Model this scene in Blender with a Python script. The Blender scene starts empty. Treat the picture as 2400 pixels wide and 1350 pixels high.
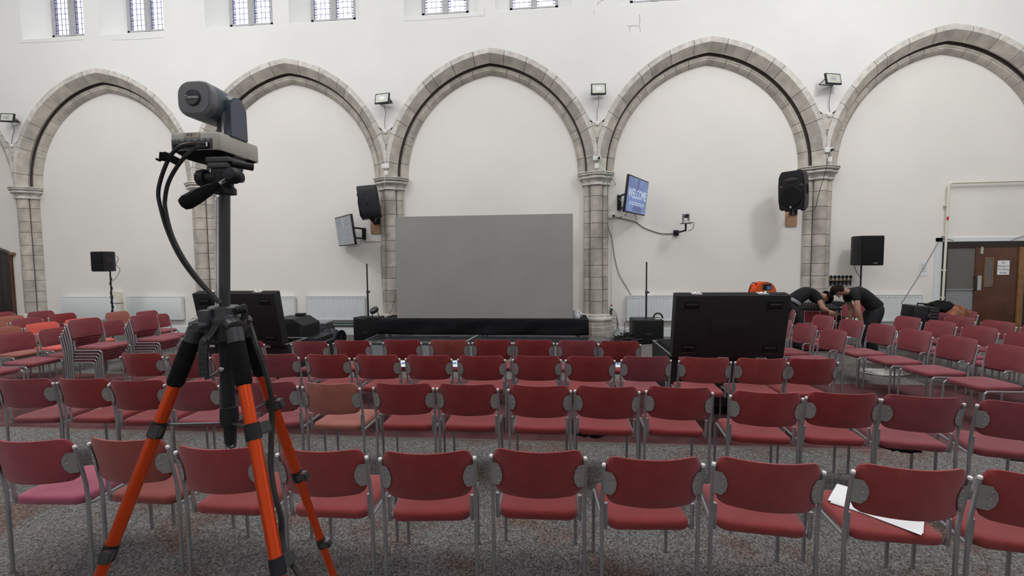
import bpy, bmesh, math, random
from mathutils import Vector, Matrix, Euler
random.seed(7)
R = math.radians
C = bpy.context.scene.collection
SC = bpy.context.scene

# ------------------------------------------------------------------ camera (fitted to the hall's own geometry)
F, YAW, PIT, ROL, HH = 1060.487, -0.08986, 0.06118, -0.00957, 1.80546
_fwd = Vector((math.sin(YAW)*math.cos(PIT), math.cos(YAW)*math.cos(PIT), -math.sin(PIT)))
_r = Vector((math.cos(YAW), -math.sin(YAW), 0)); _u = _r.cross(_fwd)
_r2 = _r*math.cos(ROL) + _u*math.sin(ROL); _u2 = -_r*math.sin(ROL) + _u*math.cos(ROL)
EYE = Vector((0, 0, HH))
cd = bpy.data.cameras.new('camera'); cam = bpy.data.objects.new('camera', cd); C.objects.link(cam)
cd.sensor_width = 36; cd.lens = F/2400*36; cd.clip_start = .05; cd.clip_end = 200
m = Matrix((( _r2.x, _u2.x, -_fwd.x, 0), (_r2.y, _u2.y, -_fwd.y, 0), (_r2.z, _u2.z, -_fwd.z, HH), (0, 0, 0, 1)))
cam.matrix_world = m
SC.camera = cam
def ray(x, y): return _fwd + _r2*((x-1200)/F) - _u2*((y-675)/F)
def at(x, y, Y):            # point of the photograph lying at distance Y down the hall
    v = ray(x, y); return EYE + v*(Y/v.y)
def pj(p):                  # where a point lands in the photograph
    d = Vector(p)-EYE; w_ = d.dot(_fwd); return 1200+F*d.dot(_r2)/w_, 675-F*d.dot(_u2)/w_
def gz(x, y, z):            # point of the photograph lying at height z
    v = ray(x, y); return EYE + v*((z-HH)/v.z)

# ------------------------------------------------------------------ world, lights, exposure
D = 10.45          # face of the arcade wall
DI = 10.76         # face of the infill inside the arches
X0, P = -13.574, 4.8594   # first column, bay
ZS, ZSP, ZC = 3.79, 4.87, 11.6   # springing, top of spandrel, ceiling
w = bpy.data.worlds.new('sky'); SC.world = w; w.use_nodes = True
bg = w.node_tree.nodes['Background']; bg.inputs[0].default_value = (.86, .92, 1, 1); bg.inputs[1].default_value = 3.0
SC.view_settings.view_transform = 'Standard'; SC.view_settings.look = 'None'
SC.view_settings.exposure = 0.0; SC.view_settings.gamma = 1; SC.view_settings.use_curve_mapping = False
def area(name, loc, size, energy, rot=(0, 0, 0), col=(1, .99, .975)):
    l = bpy.data.lights.new(name, 'AREA'); l.shape = 'RECTANGLE'; l.size, l.size_y = size; l.energy = energy; l.color = col
    o = bpy.data.objects.new(name, l); C.objects.link(o); o.location = loc; o.rotation_euler = rot; return o
area('ceiling_lights', (-2, 5.4, 11.3), (26, 5), 1150)
area('rear_windows', (-2, -5.5, 8.6), (24, 3), 400, (R(68), 0, 0), (.92, .96, 1))
area('hall_lamp_left', (-9, 4, 8.5), (1.2, 1.2), 170, (R(20), R(-5), 0))
area('hall_lamp_right', (7, 5, 8.5), (1.2, 1.2), 170, (R(20), R(5), 0))

# ------------------------------------------------------------------ materials
def newmat(name):
    mt = bpy.data.materials.new(name); mt.use_nodes = True
    nt = mt.node_tree; return mt, nt, nt.nodes['Principled BSDF']
def mat(name, col, rough=.6, metal=0, var=.12, scale=8, bump=0, bscale=60, spec=.5, objcol=False, rnd=0, emit=0):
    mt, nt, b = newmat(name)
    b.inputs['Roughness'].default_value = rough; b.inputs['Metallic'].default_value = metal
    b.inputs['Specular IOR Level'].default_value = spec
    tc = nt.nodes.new('ShaderNodeTexCoord'); n = nt.nodes.new('ShaderNodeTexNoise'); n.inputs['Scale'].default_value = scale; n.inputs['Detail'].default_value = 5
    nt.links.new(tc.outputs['Object'], n.inputs['Vector'])
    mr = nt.nodes.new('ShaderNodeMapRange'); mr.inputs['From Min'].default_value = .3; mr.inputs['From Max'].default_value = .7
    mr.inputs['To Min'].default_value = 1-var; mr.inputs['To Max'].default_value = 1+var
    nt.links.new(n.outputs['Fac'], mr.inputs['Value'])
    mx = nt.nodes.new('ShaderNodeVectorMath'); mx.operation = 'SCALE'
    if objcol:
        oi = nt.nodes.new('ShaderNodeObjectInfo'); nt.links.new(oi.outputs['Color'], mx.inputs[0])
    else: mx.inputs[0].default_value = col[:3]
    src = mr.outputs['Result']
    if rnd:
        oi = nt.nodes.new('ShaderNodeObjectInfo'); m2 = nt.nodes.new('ShaderNodeMapRange')
        m2.inputs['To Min'].default_value = 1-rnd; m2.inputs['To Max'].default_value = 1+rnd
        nt.links.new(oi.outputs['Random'], m2.inputs['Value'])
        mu = nt.nodes.new('ShaderNodeMath'); mu.operation = 'MULTIPLY'
        nt.links.new(src, mu.inputs[0]); nt.links.new(m2.outputs['Result'], mu.inputs[1]); src = mu.outputs[0]
    nt.links.new(src, mx.inputs['Scale']); nt.links.new(mx.outputs['Vector'], b.inputs['Base Color'])
    if objcol:
        b.inputs['Sheen Weight'].default_value = .35; b.inputs['Sheen Roughness'].default_value = .45; b.inputs['Sheen Tint'].default_value = (1, .72, .78, 1)
    if emit:
        b.inputs['Emission Color'].default_value = (*col[:3], 1); b.inputs['Emission Strength'].default_value = emit
    if bump:
        n2 = nt.nodes.new('ShaderNodeTexNoise'); n2.inputs['Scale'].default_value = bscale; n2.inputs['Detail'].default_value = 3
        nt.links.new(tc.outputs['Object'], n2.inputs['Vector'])
        bp = nt.nodes.new('ShaderNodeBump'); bp.inputs['Strength'].default_value = bump; bp.inputs['Distance'].default_value = .01
        nt.links.new(n2.outputs['Fac'], bp.inputs['Height']); nt.links.new(bp.outputs['Normal'], b.inputs['Normal'])
    return mt
M = {}
M['plaster'] = mat('plaster', (.80, .78, .75), .85, var=.03, scale=.7, bump=.15, bscale=3)
M['plaster_up'] = mat('plaster_upper', (.79, .795, .78), .85, var=.03, scale=.7, bump=.15, bscale=3)
M['ceil'] = mat('ceiling_paint', (.75, .75, .73), .9)
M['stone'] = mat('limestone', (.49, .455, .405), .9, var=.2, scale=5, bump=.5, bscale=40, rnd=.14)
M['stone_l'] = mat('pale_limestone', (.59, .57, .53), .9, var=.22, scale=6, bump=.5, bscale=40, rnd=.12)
M['mortar'] = mat('dark_joint', (.10, .085, .075), .95)
M['fabric'] = mat('chair_fabric', (.3, .06, .06), .9, var=.12, scale=9, bump=.35, bscale=500, spec=.2, objcol=True)
M['tube'] = mat('silver_painted_steel', (.33, .33, .35), .38, .55, var=.05)
M['bracket'] = mat('grey_plastic', (.26, .25, .25), .55, var=.08, scale=20)
M['cap'] = mat('white_cap', (.75, .74, .73), .4, var=.03)
M['screw'] = mat('screw_steel', (.5, .5, .5), .3, .9, var=.02)
M['black'] = mat('black_plastic', (.010, .011, .015), .5, spec=.35, var=.2, scale=12)
M['blackm'] = mat('black_matt', (.007, .007, .009), .8, spec=.25, var=.25, scale=10)
M['cloth'] = mat('black_cloth', (.006, .006, .008), .95, spec=.2, var=.3, scale=4, bump=.3, bscale=80)
M['navy'] = mat('dark_blue_nylon', (.010, .011, .025), .6, var=.4, scale=9)
M['case'] = mat('case_laminate', (.014, .014, .017), .55, spec=.35, var=.15, scale=30, bump=.2, bscale=250)
M['alu'] = mat('aluminium', (.55, .55, .56), .35, .8, var=.05)
M['chrome'] = mat('bright_steel', (.8, .8, .8), .2, .95, var=.03)
M['white'] = mat('white_enamel', (.72, .76, .78), .4, var=.02)
M['wplastic'] = mat('white_plastic', (.78, .78, .77), .45, var=.02)
M['paper'] = mat('paper', (.80, .81, .84), .8, var=.02)
M['blue'] = mat('blue_ink', (.10, .22, .50), .8, var=.1, scale=50)
M['ink'] = mat('dark_ink', (.04, .04, .06), .8, var=.0)
M['orange'] = mat('orange_anodised', (.78, .085, .018), .24, .70, var=.06, scale=3)
M['rubber'] = mat('foam_grip', (.008, .008, .009), .95, spec=.2, var=.2, scale=60, bump=.4, bscale=400)
M['gun'] = mat('gunmetal', (.07, .072, .08), .35, .5, var=.1)
M['ptz'] = mat('ptz_body', (.095, .115, .15), .34, .35, var=.06)
M['ring'] = mat('ring_grey', (.17, .175, .19), .45, .2, var=.03)
M['ptzb'] = mat('ptz_base_silver', (.46, .445, .41), .36, .35, var=.05)
M['led'] = mat('led_surface', (.29, .288, .275), .5, var=.05, scale=1.3, rnd=.006)
M['wood'] = mat('pine_board', (.42, .245, .15), .6, var=.25, scale=6)
M['cable'] = mat('cable_black', (.012, .012, .013), .5, var=.05)
M['cableg'] = mat('cable_green', (.22, .42, .38), .5, var=.05)
M['cablew'] = mat('cable_white', (.6, .6, .57), .5, var=.05)
M['cabley'] = mat('cable_grey', (.12, .12, .12), .5, var=.05)
M['reel'] = mat('reel_orange', (.85, .13, .03), .4, var=.05)
M['card'] = mat('cardboard', (.36, .22, .13), .8, var=.1)
M['skin'] = mat('skin', (.33, .18, .125), .6, var=.06, scale=20)
M['hair'] = mat('black_hair', (.008, .006, .005), .8, spec=.15, var=.4, scale=60, bump=.5, bscale=200)
M['shirt'] = mat('black_tshirt', (.006, .007, .009), .95, var=.2, scale=8, bump=.3, bscale=30)
M['trouser'] = mat('black_trousers', (.008, .009, .012), .9, var=.3, scale=8, bump=.3, bscale=30)
M['red'] = mat('red_plastic', (.22, .012, .02), .5, var=.1)
M['redsign'] = mat('red_sign', (.6, .04, .04), .5, var=.0)
M['jacket'] = mat('brown_jacket', (.21, .07, .035), .8, var=.5, scale=9, bump=.5, bscale=25)
M['cream'] = mat('cream_paint', (.68, .66, .56), .5, var=.03)
M['doorw'] = mat('door_wood', (.085, .032, .016), .4, var=.35, scale=3)
M['doorf'] = mat('door_frame_dark', (.018, .013, .012), .5, var=.2)
M['oak'] = mat('oak_trim', (.22, .11, .045), .45, var=.2, scale=8)
M['grey'] = mat('grey_panel', (.24, .25, .27), .6, var=.05)
M['plate'] = mat('brushed_plate', (.5, .52, .53), .4, .5, var=.03)
M['bag'] = mat('clear_film', (.65, .67, .70), .2, var=.2)
M['deck'] = mat('stage_deck', (.045, .047, .054), .13, var=.4, scale=9, spec=.9)
M['dirtyw'] = mat('dusty_black', (.03, .03, .034), .6, var=.2, scale=14)
def glass(name, col, alpha, rough=.05):
    mt, nt, b = newmat(name); b.inputs['Base Color'].default_value = (*col, 1); b.inputs['Roughness'].default_value = rough
    tr = nt.nodes.new('ShaderNodeBsdfTransparent'); tr.inputs[0].default_value = (*col, 1); mx = nt.nodes.new('ShaderNodeMixShader'); mx.inputs[0].default_value = alpha
    out = nt.nodes['Material Output']; nt.links.new(tr.outputs[0], mx.inputs[1]); nt.links.new(b.outputs[0], mx.inputs[2]); nt.links.new(mx.outputs[0], out.inputs[0]); return mt
M['wglass'] = glass('window_glass', (.96, .97, 1), .12)
M['dglass'] = glass('door_glass', (.40, .38, .36), .35)
# screens (flat luminous pictures)
def screen(name, c1, c2, strength):
    mt, nt, b = newmat(name)
    tc = nt.nodes.new('ShaderNodeTexCoord'); sp = nt.nodes.new('ShaderNodeTexNoise'); sp.inputs['Scale'].default_value = 2.2
    nt.links.new(tc.outputs['Object'], sp.inputs['Vector'])
    cr = nt.nodes.new('ShaderNodeValToRGB'); cr.color_ramp.elements[0].color = (*c1, 1); cr.color_ramp.elements[1].color = (*c2, 1)
    cr.color_ramp.elements[0].position = .35; cr.color_ramp.elements[1].position = .7
    nt.links.new(sp.outputs['Fac'], cr.inputs[0]); nt.links.new(cr.outputs[0], b.inputs['Emission Color'])
    b.inputs['Emission Strength'].default_value = strength; b.inputs['Base Color'].default_value = (.02, .02, .02, 1); b.inputs['Roughness'].default_value = .25
    return mt
M['scr_blue'] = screen('screen_blue', (.09, .15, .36), (.16, .26, .55), .75)
M['scr_dim'] = screen('screen_pale', (.13, .15, .17), (.17, .19, .21), .8)
M['scr_dark'] = screen('screen_band', (.06, .08, .22), (.08, .11, .30), .75)
M['scr_white'] = mat('screen_letters', (.62, .68, .78), .5, var=0, emit=.45)
M['scr_faint'] = mat('screen_faint', (.30, .32, .34), .5, var=0, emit=.3)
M['lamp'] = mat('lamp_glass', (.55, .57, .50), .3, var=.1, scale=20)
M['lens'] = mat('lens_glass', (.02, .02, .03), .1, var=0)
# carpet
mt, nt, b = newmat('carpet'); M['carpet'] = mt
b.inputs['Roughness'].default_value = .95; b.inputs['Specular IOR Level'].default_value = .15
tc = nt.nodes.new('ShaderNodeTexCoord'); L = nt.links.new
def nz(scale, detail=4, vec=None):
    n = nt.nodes.new('ShaderNodeTexNoise'); n.inputs['Scale'].default_value = scale; n.inputs['Detail'].default_value = detail
    L(vec or tc.outputs['Object'], n.inputs['Vector']); return n.outputs['Fac']
def ramp(src, stops):
    c = nt.nodes.new('ShaderNodeValToRGB'); L(src, c.inputs[0]); e = c.color_ramp.elements
    e[0].position, e[0].color = stops[0][0], (*stops[0][1], 1); e[1].position, e[1].color = stops[-1][0], (*stops[-1][1], 1)
    for p_, c_ in stops[1:-1]: q = e.new(p_); q.color = (*c_, 1)
    return c.outputs[0]
def mixc(f, a, b_):
    x = nt.nodes.new('ShaderNodeMix'); x.data_type = 'RGBA'; L(f, x.inputs[0]); L(a, x.inputs[6]); L(b_, x.inputs[7]); return x.outputs[2]
vo = nt.nodes.new('ShaderNodeTexVoronoi'); vo.inputs['Scale'].default_value = 120; L(tc.outputs['Object'], vo.inputs['Vector'])
loops = ramp(vo.outputs['Color'], [(.15, (.062, .060, .059)), (.5, (.135, .132, .130)), (.9, (.27, .265, .26))])
rust = ramp(nz(2.2, 3), [(.50, (0, 0, 0)), (.66, (.6, .6, .6))])
rustc = ramp(vo.outputs['Color'], [(.2, (.05, .028, .02)), (.8, (.20, .10, .07))])
grey = mixc(rust, loops, rustc)
sx = nt.nodes.new('ShaderNodeSeparateXYZ'); L(tc.outputs['Object'], sx.inputs[0])
def step(lo, hi):     # 1 between lo and hi metres down the hall
    a = nt.nodes.new('ShaderNodeMapRange'); a.inputs['From Min'].default_value = lo-.01; a.inputs['From Max'].default_value = lo+.01; L(sx.outputs['Y'], a.inputs['Value'])
    c = nt.nodes.new('ShaderNodeMapRange'); c.inputs['From Min'].default_value = hi-.01; c.inputs['From Max'].default_value = hi+.01; c.inputs['To Min'].default_value = 1; c.inputs['To Max'].default_value = 0; L(sx.outputs['Y'], c.inputs['Value'])
    mu = nt.nodes.new('ShaderNodeMath'); mu.operation = 'MULTIPLY'; L(a.outputs[0], mu.inputs[0]); L(c.outputs[0], mu.inputs[1]); return mu.outputs[0]
redc = ramp(nz(3, 6), [(.35, (.070, .028, .030)), (.65, (.135, .056, .060))])
edge = nt.nodes.new('ShaderNodeRGB'); edge.outputs[0].default_value = (.15, .12, .105, 1)
col = mixc(step(4.40, 6.75), grey, redc); col = mixc(step(4.40, 4.44), col, edge.outputs[0])
L(col, b.inputs['Base Color'])
bp = nt.nodes.new('ShaderNodeBump'); bp.inputs['Strength'].default_value = .6; bp.inputs['Distance'].default_value = .006
L(vo.outputs['Distance'], bp.inputs['Height']); L(bp.outputs['Normal'], b.inputs['Normal'])

# ------------------------------------------------------------------ mesh helpers
def TRS(loc=(0, 0, 0), rot=(0, 0, 0), sc=(1, 1, 1)):
    return Matrix.LocRotScale(Vector(loc), Euler(rot), Vector(sc))
class MB:
    def __init__(s): s.bm = bmesh.new()
    def box(s, c, d, rot=(0, 0, 0), bev=0, seg=2):
        r = bmesh.ops.create_cube(s.bm, size=1, matrix=TRS(c, rot, d))
        if bev:
            es = list({e for v in r['verts'] for e in v.link_edges})
            bmesh.ops.bevel(s.bm, geom=es, offset=bev, segments=seg, profile=.6, affect='EDGES', clamp_overlap=True)
        return s
    def ring(s, pts): return [s.bm.verts.new(p) for p in pts]
    def loft(s, rings, closed=True, caps=True):
        rr = [s.ring(r) for r in rings]
        n = len(rr[0])
        for a, c in zip(rr, rr[1:]):
            for i in range(n if closed else n-1):
                j = (i+1) % n
                try: s.bm.faces.new((a[i], a[j], c[j], c[i]))
                except ValueError: pass
        if caps and closed:
            for q in (rr[0][::-1], rr[-1]):
                try: s.bm.faces.new(q)
                except ValueError: pass
        return s
    def tube(s, pts, r, n=8, caps=True, flat=1.0):
        pts = [Vector(p) for p in pts]; k = len(pts)
        rs = r if isinstance(r, (list, tuple)) else [r]*k
        T = []
        for i in range(k):
            d = pts[min(i+1, k-1)] - pts[max(i-1, 0)]; T.append(d.normalized() if d.length > 1e-9 else Vector((0, 0, 1)))
        ref = Vector((0, 0, 1)) if abs(T[0].z) < .9 else Vector((1, 0, 0))
        N = (ref - T[0]*ref.dot(T[0])).normalized(); rings = []
        for i in range(k):
            N = (N - T[i]*N.dot(T[i])); N = N.normalized() if N.length > 1e-6 else T[i].orthogonal().normalized()
            B = T[i].cross(N)
            rings.append([pts[i] + (N*math.cos(a)*flat + B*math.sin(a))*rs[i] for a in (2*math.pi*j/n for j in range(n))])
        return s.loft(rings, True, caps)
    def cyl(s, p0, p1, r0, r1=None, n=16): return s.tube([p0, p1], [r0, r0 if r1 is None else r1], n)
    def lathe(s, prof, n=24, Mx=None):
        Mx = Mx or Matrix(); rings = [[Mx @ Vector((r*math.cos(a), r*math.sin(a), z)) for a in (2*math.pi*j/n for j in range(n))] for r, z in prof]
        return s.loft(rings)
    def prism(s, poly, h, Mx=None, bev=0):
        Mx = Mx or Matrix()
        rr = [[Mx @ Vector((x, y, z)) for x, y in poly] for z in (0, h)]
        n0 = len(s.bm.verts); s.loft(rr)
        if bev:
            s.bm.verts.ensure_lookup_table(); vs = s.bm.verts[n0:]
            es = list({e for v in vs for e in v.link_edges}); bmesh.ops.bevel(s.bm, geom=es, offset=bev, segments=2, affect='EDGES', clamp_overlap=True)
        return s
    def ball(s, c, r, sc=(1, 1, 1), n=12, rot=(0, 0, 0)):
        bmesh.ops.create_uvsphere(s.bm, u_segments=n, v_segments=max(6, n*2//3), radius=r, matrix=TRS(c, rot, sc)); return s
    def quad(s, *ps): s.bm.faces.new([s.bm.verts.new(p) for p in ps]); return s
    def build(s, name, mt, parent=None, label=None, smooth=True, loc=None, kind=None, ang=35):
        bmesh.ops.recalc_face_normals(s.bm, faces=s.bm.faces)
        me = bpy.data.meshes.new(name); s.bm.to_mesh(me); s.bm.free()
        me.materials.append(mt)
        if smooth:
            me.polygons.foreach_set('use_smooth', [True]*len(me.polygons)); me.set_sharp_from_angle(angle=R(ang))
        o = bpy.data.objects.new(name, me); C.objects.link(o)
        if parent: o.parent = parent
        if loc is not None: o.location = loc
        if label: o['label'] = label
        if kind: o['kind'] = kind
        return o
def tag(o, label, cat, group=None, kind=None):
    o['label'] = label; o['category'] = cat
    if group: o['group'] = group
    if kind: o['kind'] = kind
    return o
def thing(name, label, cat, loc=(0, 0, 0), rz=0, group=None, rx=0, ry=0):
    o = bpy.data.objects.new(name, None); C.objects.link(o); o.empty_display_size = .1
    o.location = loc; o.rotation_euler = (rx, ry, rz)
    return tag(o, label, cat, group)
KIDS = {}
def copy_tree(o, parent=None):
    c = o.copy(); C.objects.link(c); c.parent = parent
    for ch in o.children: copy_tree(ch, c)
    return c
def lettering(name, txt, size, mt, parent, loc, rot, align='CENTER', ext=.001, sx=1):
    cu = bpy.data.curves.new(name, 'FONT'); cu.body = txt; cu.size = size; cu.align_x = align; cu.align_y = 'CENTER'; cu.extrude = ext; cu.resolution_u = 2
    t = bpy.data.objects.new(name, cu); C.objects.link(t)
    dg = bpy.context.evaluated_depsgraph_get(); me = bpy.data.meshes.new_from_object(t.evaluated_get(dg)); bpy.data.objects.remove(t)
    me.materials.clear(); me.materials.append(mt)
    o = bpy.data.objects.new(name, me); C.objects.link(o); o.parent = parent; o.location = loc; o.rotation_euler = rot; o.scale = (sx, 1, 1); return o
def smoothpath(pts, sub=5):
    pts = [Vector(p) for p in pts]; out = []
    for i in range(len(pts)-1):
        p0 = pts[max(i-1, 0)]; p1 = pts[i]; p2 = pts[i+1]; p3 = pts[min(i+2, len(pts)-1)]
        for k in range(sub):
            t = k/sub; out.append(.5*((2*p1)+(-p0+p2)*t+(2*p0-5*p1+4*p2-p3)*t*t+(-p0+3*p1-3*p2+p3)*t**3))
    return out+[pts[-1]]
def cable(name, pts, r, mt, label, cat='cable', sub=5, parent=None, group=None):
    o = MB().tube(smoothpath(pts, sub), r, 6).build(name, mt, parent)
    if label and not parent: tag(o, label, cat, group)
    return o
def rrect(w_, h_, r, n=4):
    out = []
    for cx, cy, a0 in ((w_/2-r, h_/2-r, 0), (-w_/2+r, h_/2-r, 90), (-w_/2+r, -h_/2+r, 180), (w_/2-r, -h_/2+r, 270)):
        for k in range(n+1): a = R(a0+90*k/n); out.append((cx+r*math.cos(a), cy+r*math.sin(a)))
    return out
RX = Matrix.Rotation(R(90), 4, 'X')     # local xy -> xz standing plane, thickness towards -Y
# ================================================================== THE SETTING
XL, XR, YB = -19.2, 14.0, -6.5
def struct(mb, name, mt, smooth=False): return mb.build(name, mt, kind='structure', smooth=smooth)
struct(MB().box(((XL+XR)/2, (YB+DI+.4)/2, -.05), (XR-XL, DI+.4-YB, .1)), 'floor', M['carpet'])
struct(MB().box(((XL+XR)/2, (YB+DI)/2, ZC+.1), (XR-XL, DI-YB+1, .2)), 'ceiling', M['ceil'])
struct(MB().box((XL-.1, (YB+DI)/2, ZC/2), (.2, DI-YB+.6, ZC)), 'wall_left', M['plaster'])
struct(MB().box((XR+.1, (YB+DI)/2, ZC/2), (.2, DI-YB+.6, ZC)), 'wall_right', M['plaster'])
struct(MB().box(((XL+XR)/2, YB-.1, ZC/2), (XR-XL, .2, ZC)), 'wall_back', M['plaster'])
# infill wall inside the arches
struct(MB().box(((XL+XR)/2, DI+.15, 3.4), (XR-XL, .3, 6.8)), 'wall_front', M['plaster'])
# arcade wall above the arches, with splayed window recesses
AIN, EIN = 2.02, .327; RIN = AIN+EIN; TH = .483; ROUT = RIN+TH
def outz(dx):        # height of the outside of an arch at distance dx from its centre line
    v = ROUT**2-(abs(dx)+EIN)**2
    return max(ZSP, ZS+math.sqrt(v)) if v > 0 else ZSP
ZW, ZWT = 7.38, 10.1
wins = [-13.08+i*P for i in range(-1, 6)]; wins = sorted(wins + [x+2.10 for x in wins])
wins = [x for x in wins if x > XL+.2 and x+1.7 < XR]
mb = MB()
for i in range(-1, 6):
    cx = X0+(i+.5)*P; n = 56
    xs = [cx-P/2+P*k/n for k in range(n+1)]
    if i == -1: xs = [x for x in xs if x > XL] ; xs = [XL]+xs
    if i == 5: xs = [x for x in xs if x < XR]+[XR]
    for a, c in zip(xs, xs[1:]): mb.quad((a, D, outz(a-cx)), (c, D, outz(c-cx)), (c, D, ZW), (a, D, ZW))
edge = [XL]+[v for x in wins for v in (x, x+1.7)]+[XR]
for k in range(0, len(edge), 2): mb.quad((edge[k], D, ZW), (edge[k+1], D, ZW), (edge[k+1], D, ZWT), (edge[k], D, ZWT))
mb.quad((XL, D, ZWT), (XR, D, ZWT), (XR, D, ZC), (XL, D, ZC))
DW = D+.48
for x in wins:
    a, c, e, g = x, x+1.7, x+.29, x+1.41; zi = 7.65
    mb.quad((a, D, ZW), (c, D, ZW), (g, DW, zi), (e, DW, zi)); mb.quad((a, D, ZW), (e, DW, zi), (e, DW, ZWT), (a, D, ZWT))
    mb.quad((g, DW, zi), (c, D, ZW), (c, D, ZWT), (g, DW, ZWT)); mb.quad((a, D, ZWT), (e, DW, ZWT), (g, DW, ZWT), (c, D, ZWT))
struct(mb, 'wall_front', M['plaster_up'])
# outer skin of the wall round the windows
mb = MB(); edge = [XL]+[v for x in wins for v in (x+.29, x+1.41)]+[XR]
for k in range(0, len(edge), 2): mb.box(((edge[k]+edge[k+1])/2, DW+.1, (6.8+ZWT)/2), (edge[k+1]-edge[k], .16, ZWT-6.8))
mb.box(((XL+XR)/2, DW+.1, 7.2), (XR-XL, .16, .88)); mb.box(((XL+XR)/2, DW+.1, (ZWT+ZC)/2), (XR-XL, .16, ZC-ZWT))
struct(mb, 'wall_front', M['plaster_up'])
# skirting
struct(MB().box((-4.7, DI-.02, .09), (1.6, .04, .18)).box((-9.0, DI-.02, .09), (7.2, .04, .18)).box((3.45, DI-.02, .09), (4.3, .04, .18)).box((7.2, DI-.02, .09), (2.0, .04, .18)), 'baseboard_front', M['white'])
# raised plaster panel round one pair of windows, cracks
wl = bpy.data.objects['wall_front.001']
def crack(pts, r=.0035): MB().tube([at(x, y, D-.001) for x, y in pts], r, 4).build('crack', M['mortar'], wl)
crack([(1470, 60), (1476, 62), (1484, 60), (1498, 61), (1500, 48), (1499, 34)]); crack([(1476, 62), (1476, 77)], .003); crack([(1499, 61), (1501, 75)], .0025); crack([(1399, 12), (1404, 5), (1414, 0), (1424, -4)]); crack([(1391, 25), (1392, 35)], .002)
crack([(946, 49), (1000, 47), (1080, 41), (1135, 37), (1136, 18)], .002); crack([(45, 101), (120, 98), (195, 93)], .002); crack([(262, 94), (330, 92), (382, 88)], .002)
# windows: pieces shared between all of them
pane_me = MB().box((0, 0, 0), (.104, .006, .124)).build('pane', M['wglass'], smooth=False).data
edge_me = MB().box((0, 0, 0), (.036, .006, .054)).build('pane', M['wglass'], smooth=False).data
for o in list(C.objects):
    if o.name.startswith('pane'): bpy.data.objects.remove(o)
M['lead'] = mat('lead', (.09, .075, .19), .5, .3, var=0); M['wframe'] = mat('window_stone', (.42, .42, .43), .8, var=.1)
rowsvis = {}
for k, x in enumerate(wins):
    px = (x+.85)
    rows = {0: 7, 1: 6, 2: 5, 3: 4, 4: 3, 5: 2, 6: 1}.get(round((x+13.08)/P*2), 0)
    e, g, zi = x+.29, x+1.41, 7.65
    wdo = bpy.data.objects.new('window_%d' % (k+1), None); C.objects.link(wdo); wdo.location = (x+.85, DW, zi); wdo['kind'] = 'structure'
    f = MB(); f.box((-.53, .04, 1.2), (.06, .1, 2.4)).box((.53, .04, 1.2), (.06, .1, 2.4)).box((0, .03, 1.2), (.13, .12, 2.4)).box((0, .04, .02), (1.12, .1, .04)).box((0, .04, 2.3), (1.12, .1, .3))
    f.build('window_frame', M['wframe'], wdo, smooth=False)
    ld = MB()
    for s in (-1, 1):
        cx = s*.2825; z0 = .05
        for v in (-.217, -.166, -.055, .055, .166, .217): ld.box((cx+v, .05, 1.1), (.008, .014, 2.12))
        for r_ in range(16): ld.box((cx, .05, z0+r_*.135), (.43, .012, .008))
        for r_ in range(34):
            for v in (-.191, .191): ld.box((cx+v, .05, z0+r_*.0635), (.05, .012, .012))
        for r_ in range(rows):
            for v in (-.1105, 0, .1105):
                o = bpy.data.objects.new('pane', pane_me); C.objects.link(o); o.parent = wdo; o.location = (cx+v, .05, z0+.0675+r_*.135)
        gl = MB(); zt = z0+rows*.135; gl.box((cx, .052, (zt+2.15)/2), (.335, .006, 2.15-zt)).box((cx-.192, .052, 1.1), (.045, .006, 2.1)).box((cx+.192, .052, 1.1), (.045, .006, 2.1))
        gl.build('leaded_glazing', M['wglass'], wdo, smooth=False)
        # pointed head of each light
        hd = MB(); zh = 1.08 if False else 1.0
        arc = [(cx+math.cos(t)*.30*sg+(-.085 if sg > 0 else .085)*1.0, .04, zh+math.sin(t)*.36) for sg in (1,) for t in (k2*math.pi/2/6*0.9 for k2 in range(7))]
        arc2 = [(2*cx-p_[0], p_[1], p_[2]) for p_ in arc]
        hd.tube(arc, .022, 6).tube(arc2, .022, 6); hd.box((cx, .04, zh), (.44, .03, .03)); hd.build('tracery', M['lead'], wdo)
    ld.build('lead_bars', M['lead'], wdo, smooth=False, kind='stuff')

# ------------------------------------------------------------------ stone arches
def arcpt(side, Rr, t, y):       # t 0 at springing .. 1 at the apex
    th = t*math.acos(EIN/Rr); x = Rr*math.cos(th)-EIN; z = Rr*math.sin(th)
    return Vector((side*min(max(x, 0), P/2-.004), y, ZS+z))
PO = [(TH, .30), (TH, -.012), (.372, -.012), (.20, .125), (.228, .195), (.30, .22)]
PI_ = [(.165, .295), (.165, .205), (.125, .19), (.105, .205), (.085, .205), (.045, .235), (.02, .275), (0, .30), (0, .308), (.165, .308)]
PM = [(.40, .24), (.25, .215), (.15, .215), (.15, .305), (.40, .305)]
arch0 = thing('stone_arch', '', 'arch', (X0+.5*P, D, 0))
def sweep(prof, side, t0, t1, n):
    return MB().loft([[arcpt(side, RIN+r, t0+(t1-t0)*k/n, y) for r, y in prof] for k in range(n+1)])
for side in (-1, 1):
    sweep(PM, side, 0, 1, 24).build('mortar_bed', M['mortar'], arch0)
    for prof, nv, mt in ((PO, 9, 'stone'), (PI_, 10, 'stone')):
        ed = [0]+[(k+(.25*math.sin(k*2.3+nv)))/nv for k in range(1, nv)]+[1]
        for a, c in zip(ed, ed[1:]):
            g = .0013
            v_ = sweep(prof, side, a+g, c-g if c < 1 else c, 3).build('voussoir', M[mt], arch0)
            if prof is PO:      # the front face of each voussoir is paler
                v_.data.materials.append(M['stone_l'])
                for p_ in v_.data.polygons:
                    if abs(p_.normal.y) > .95: p_.material_index = 1
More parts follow.
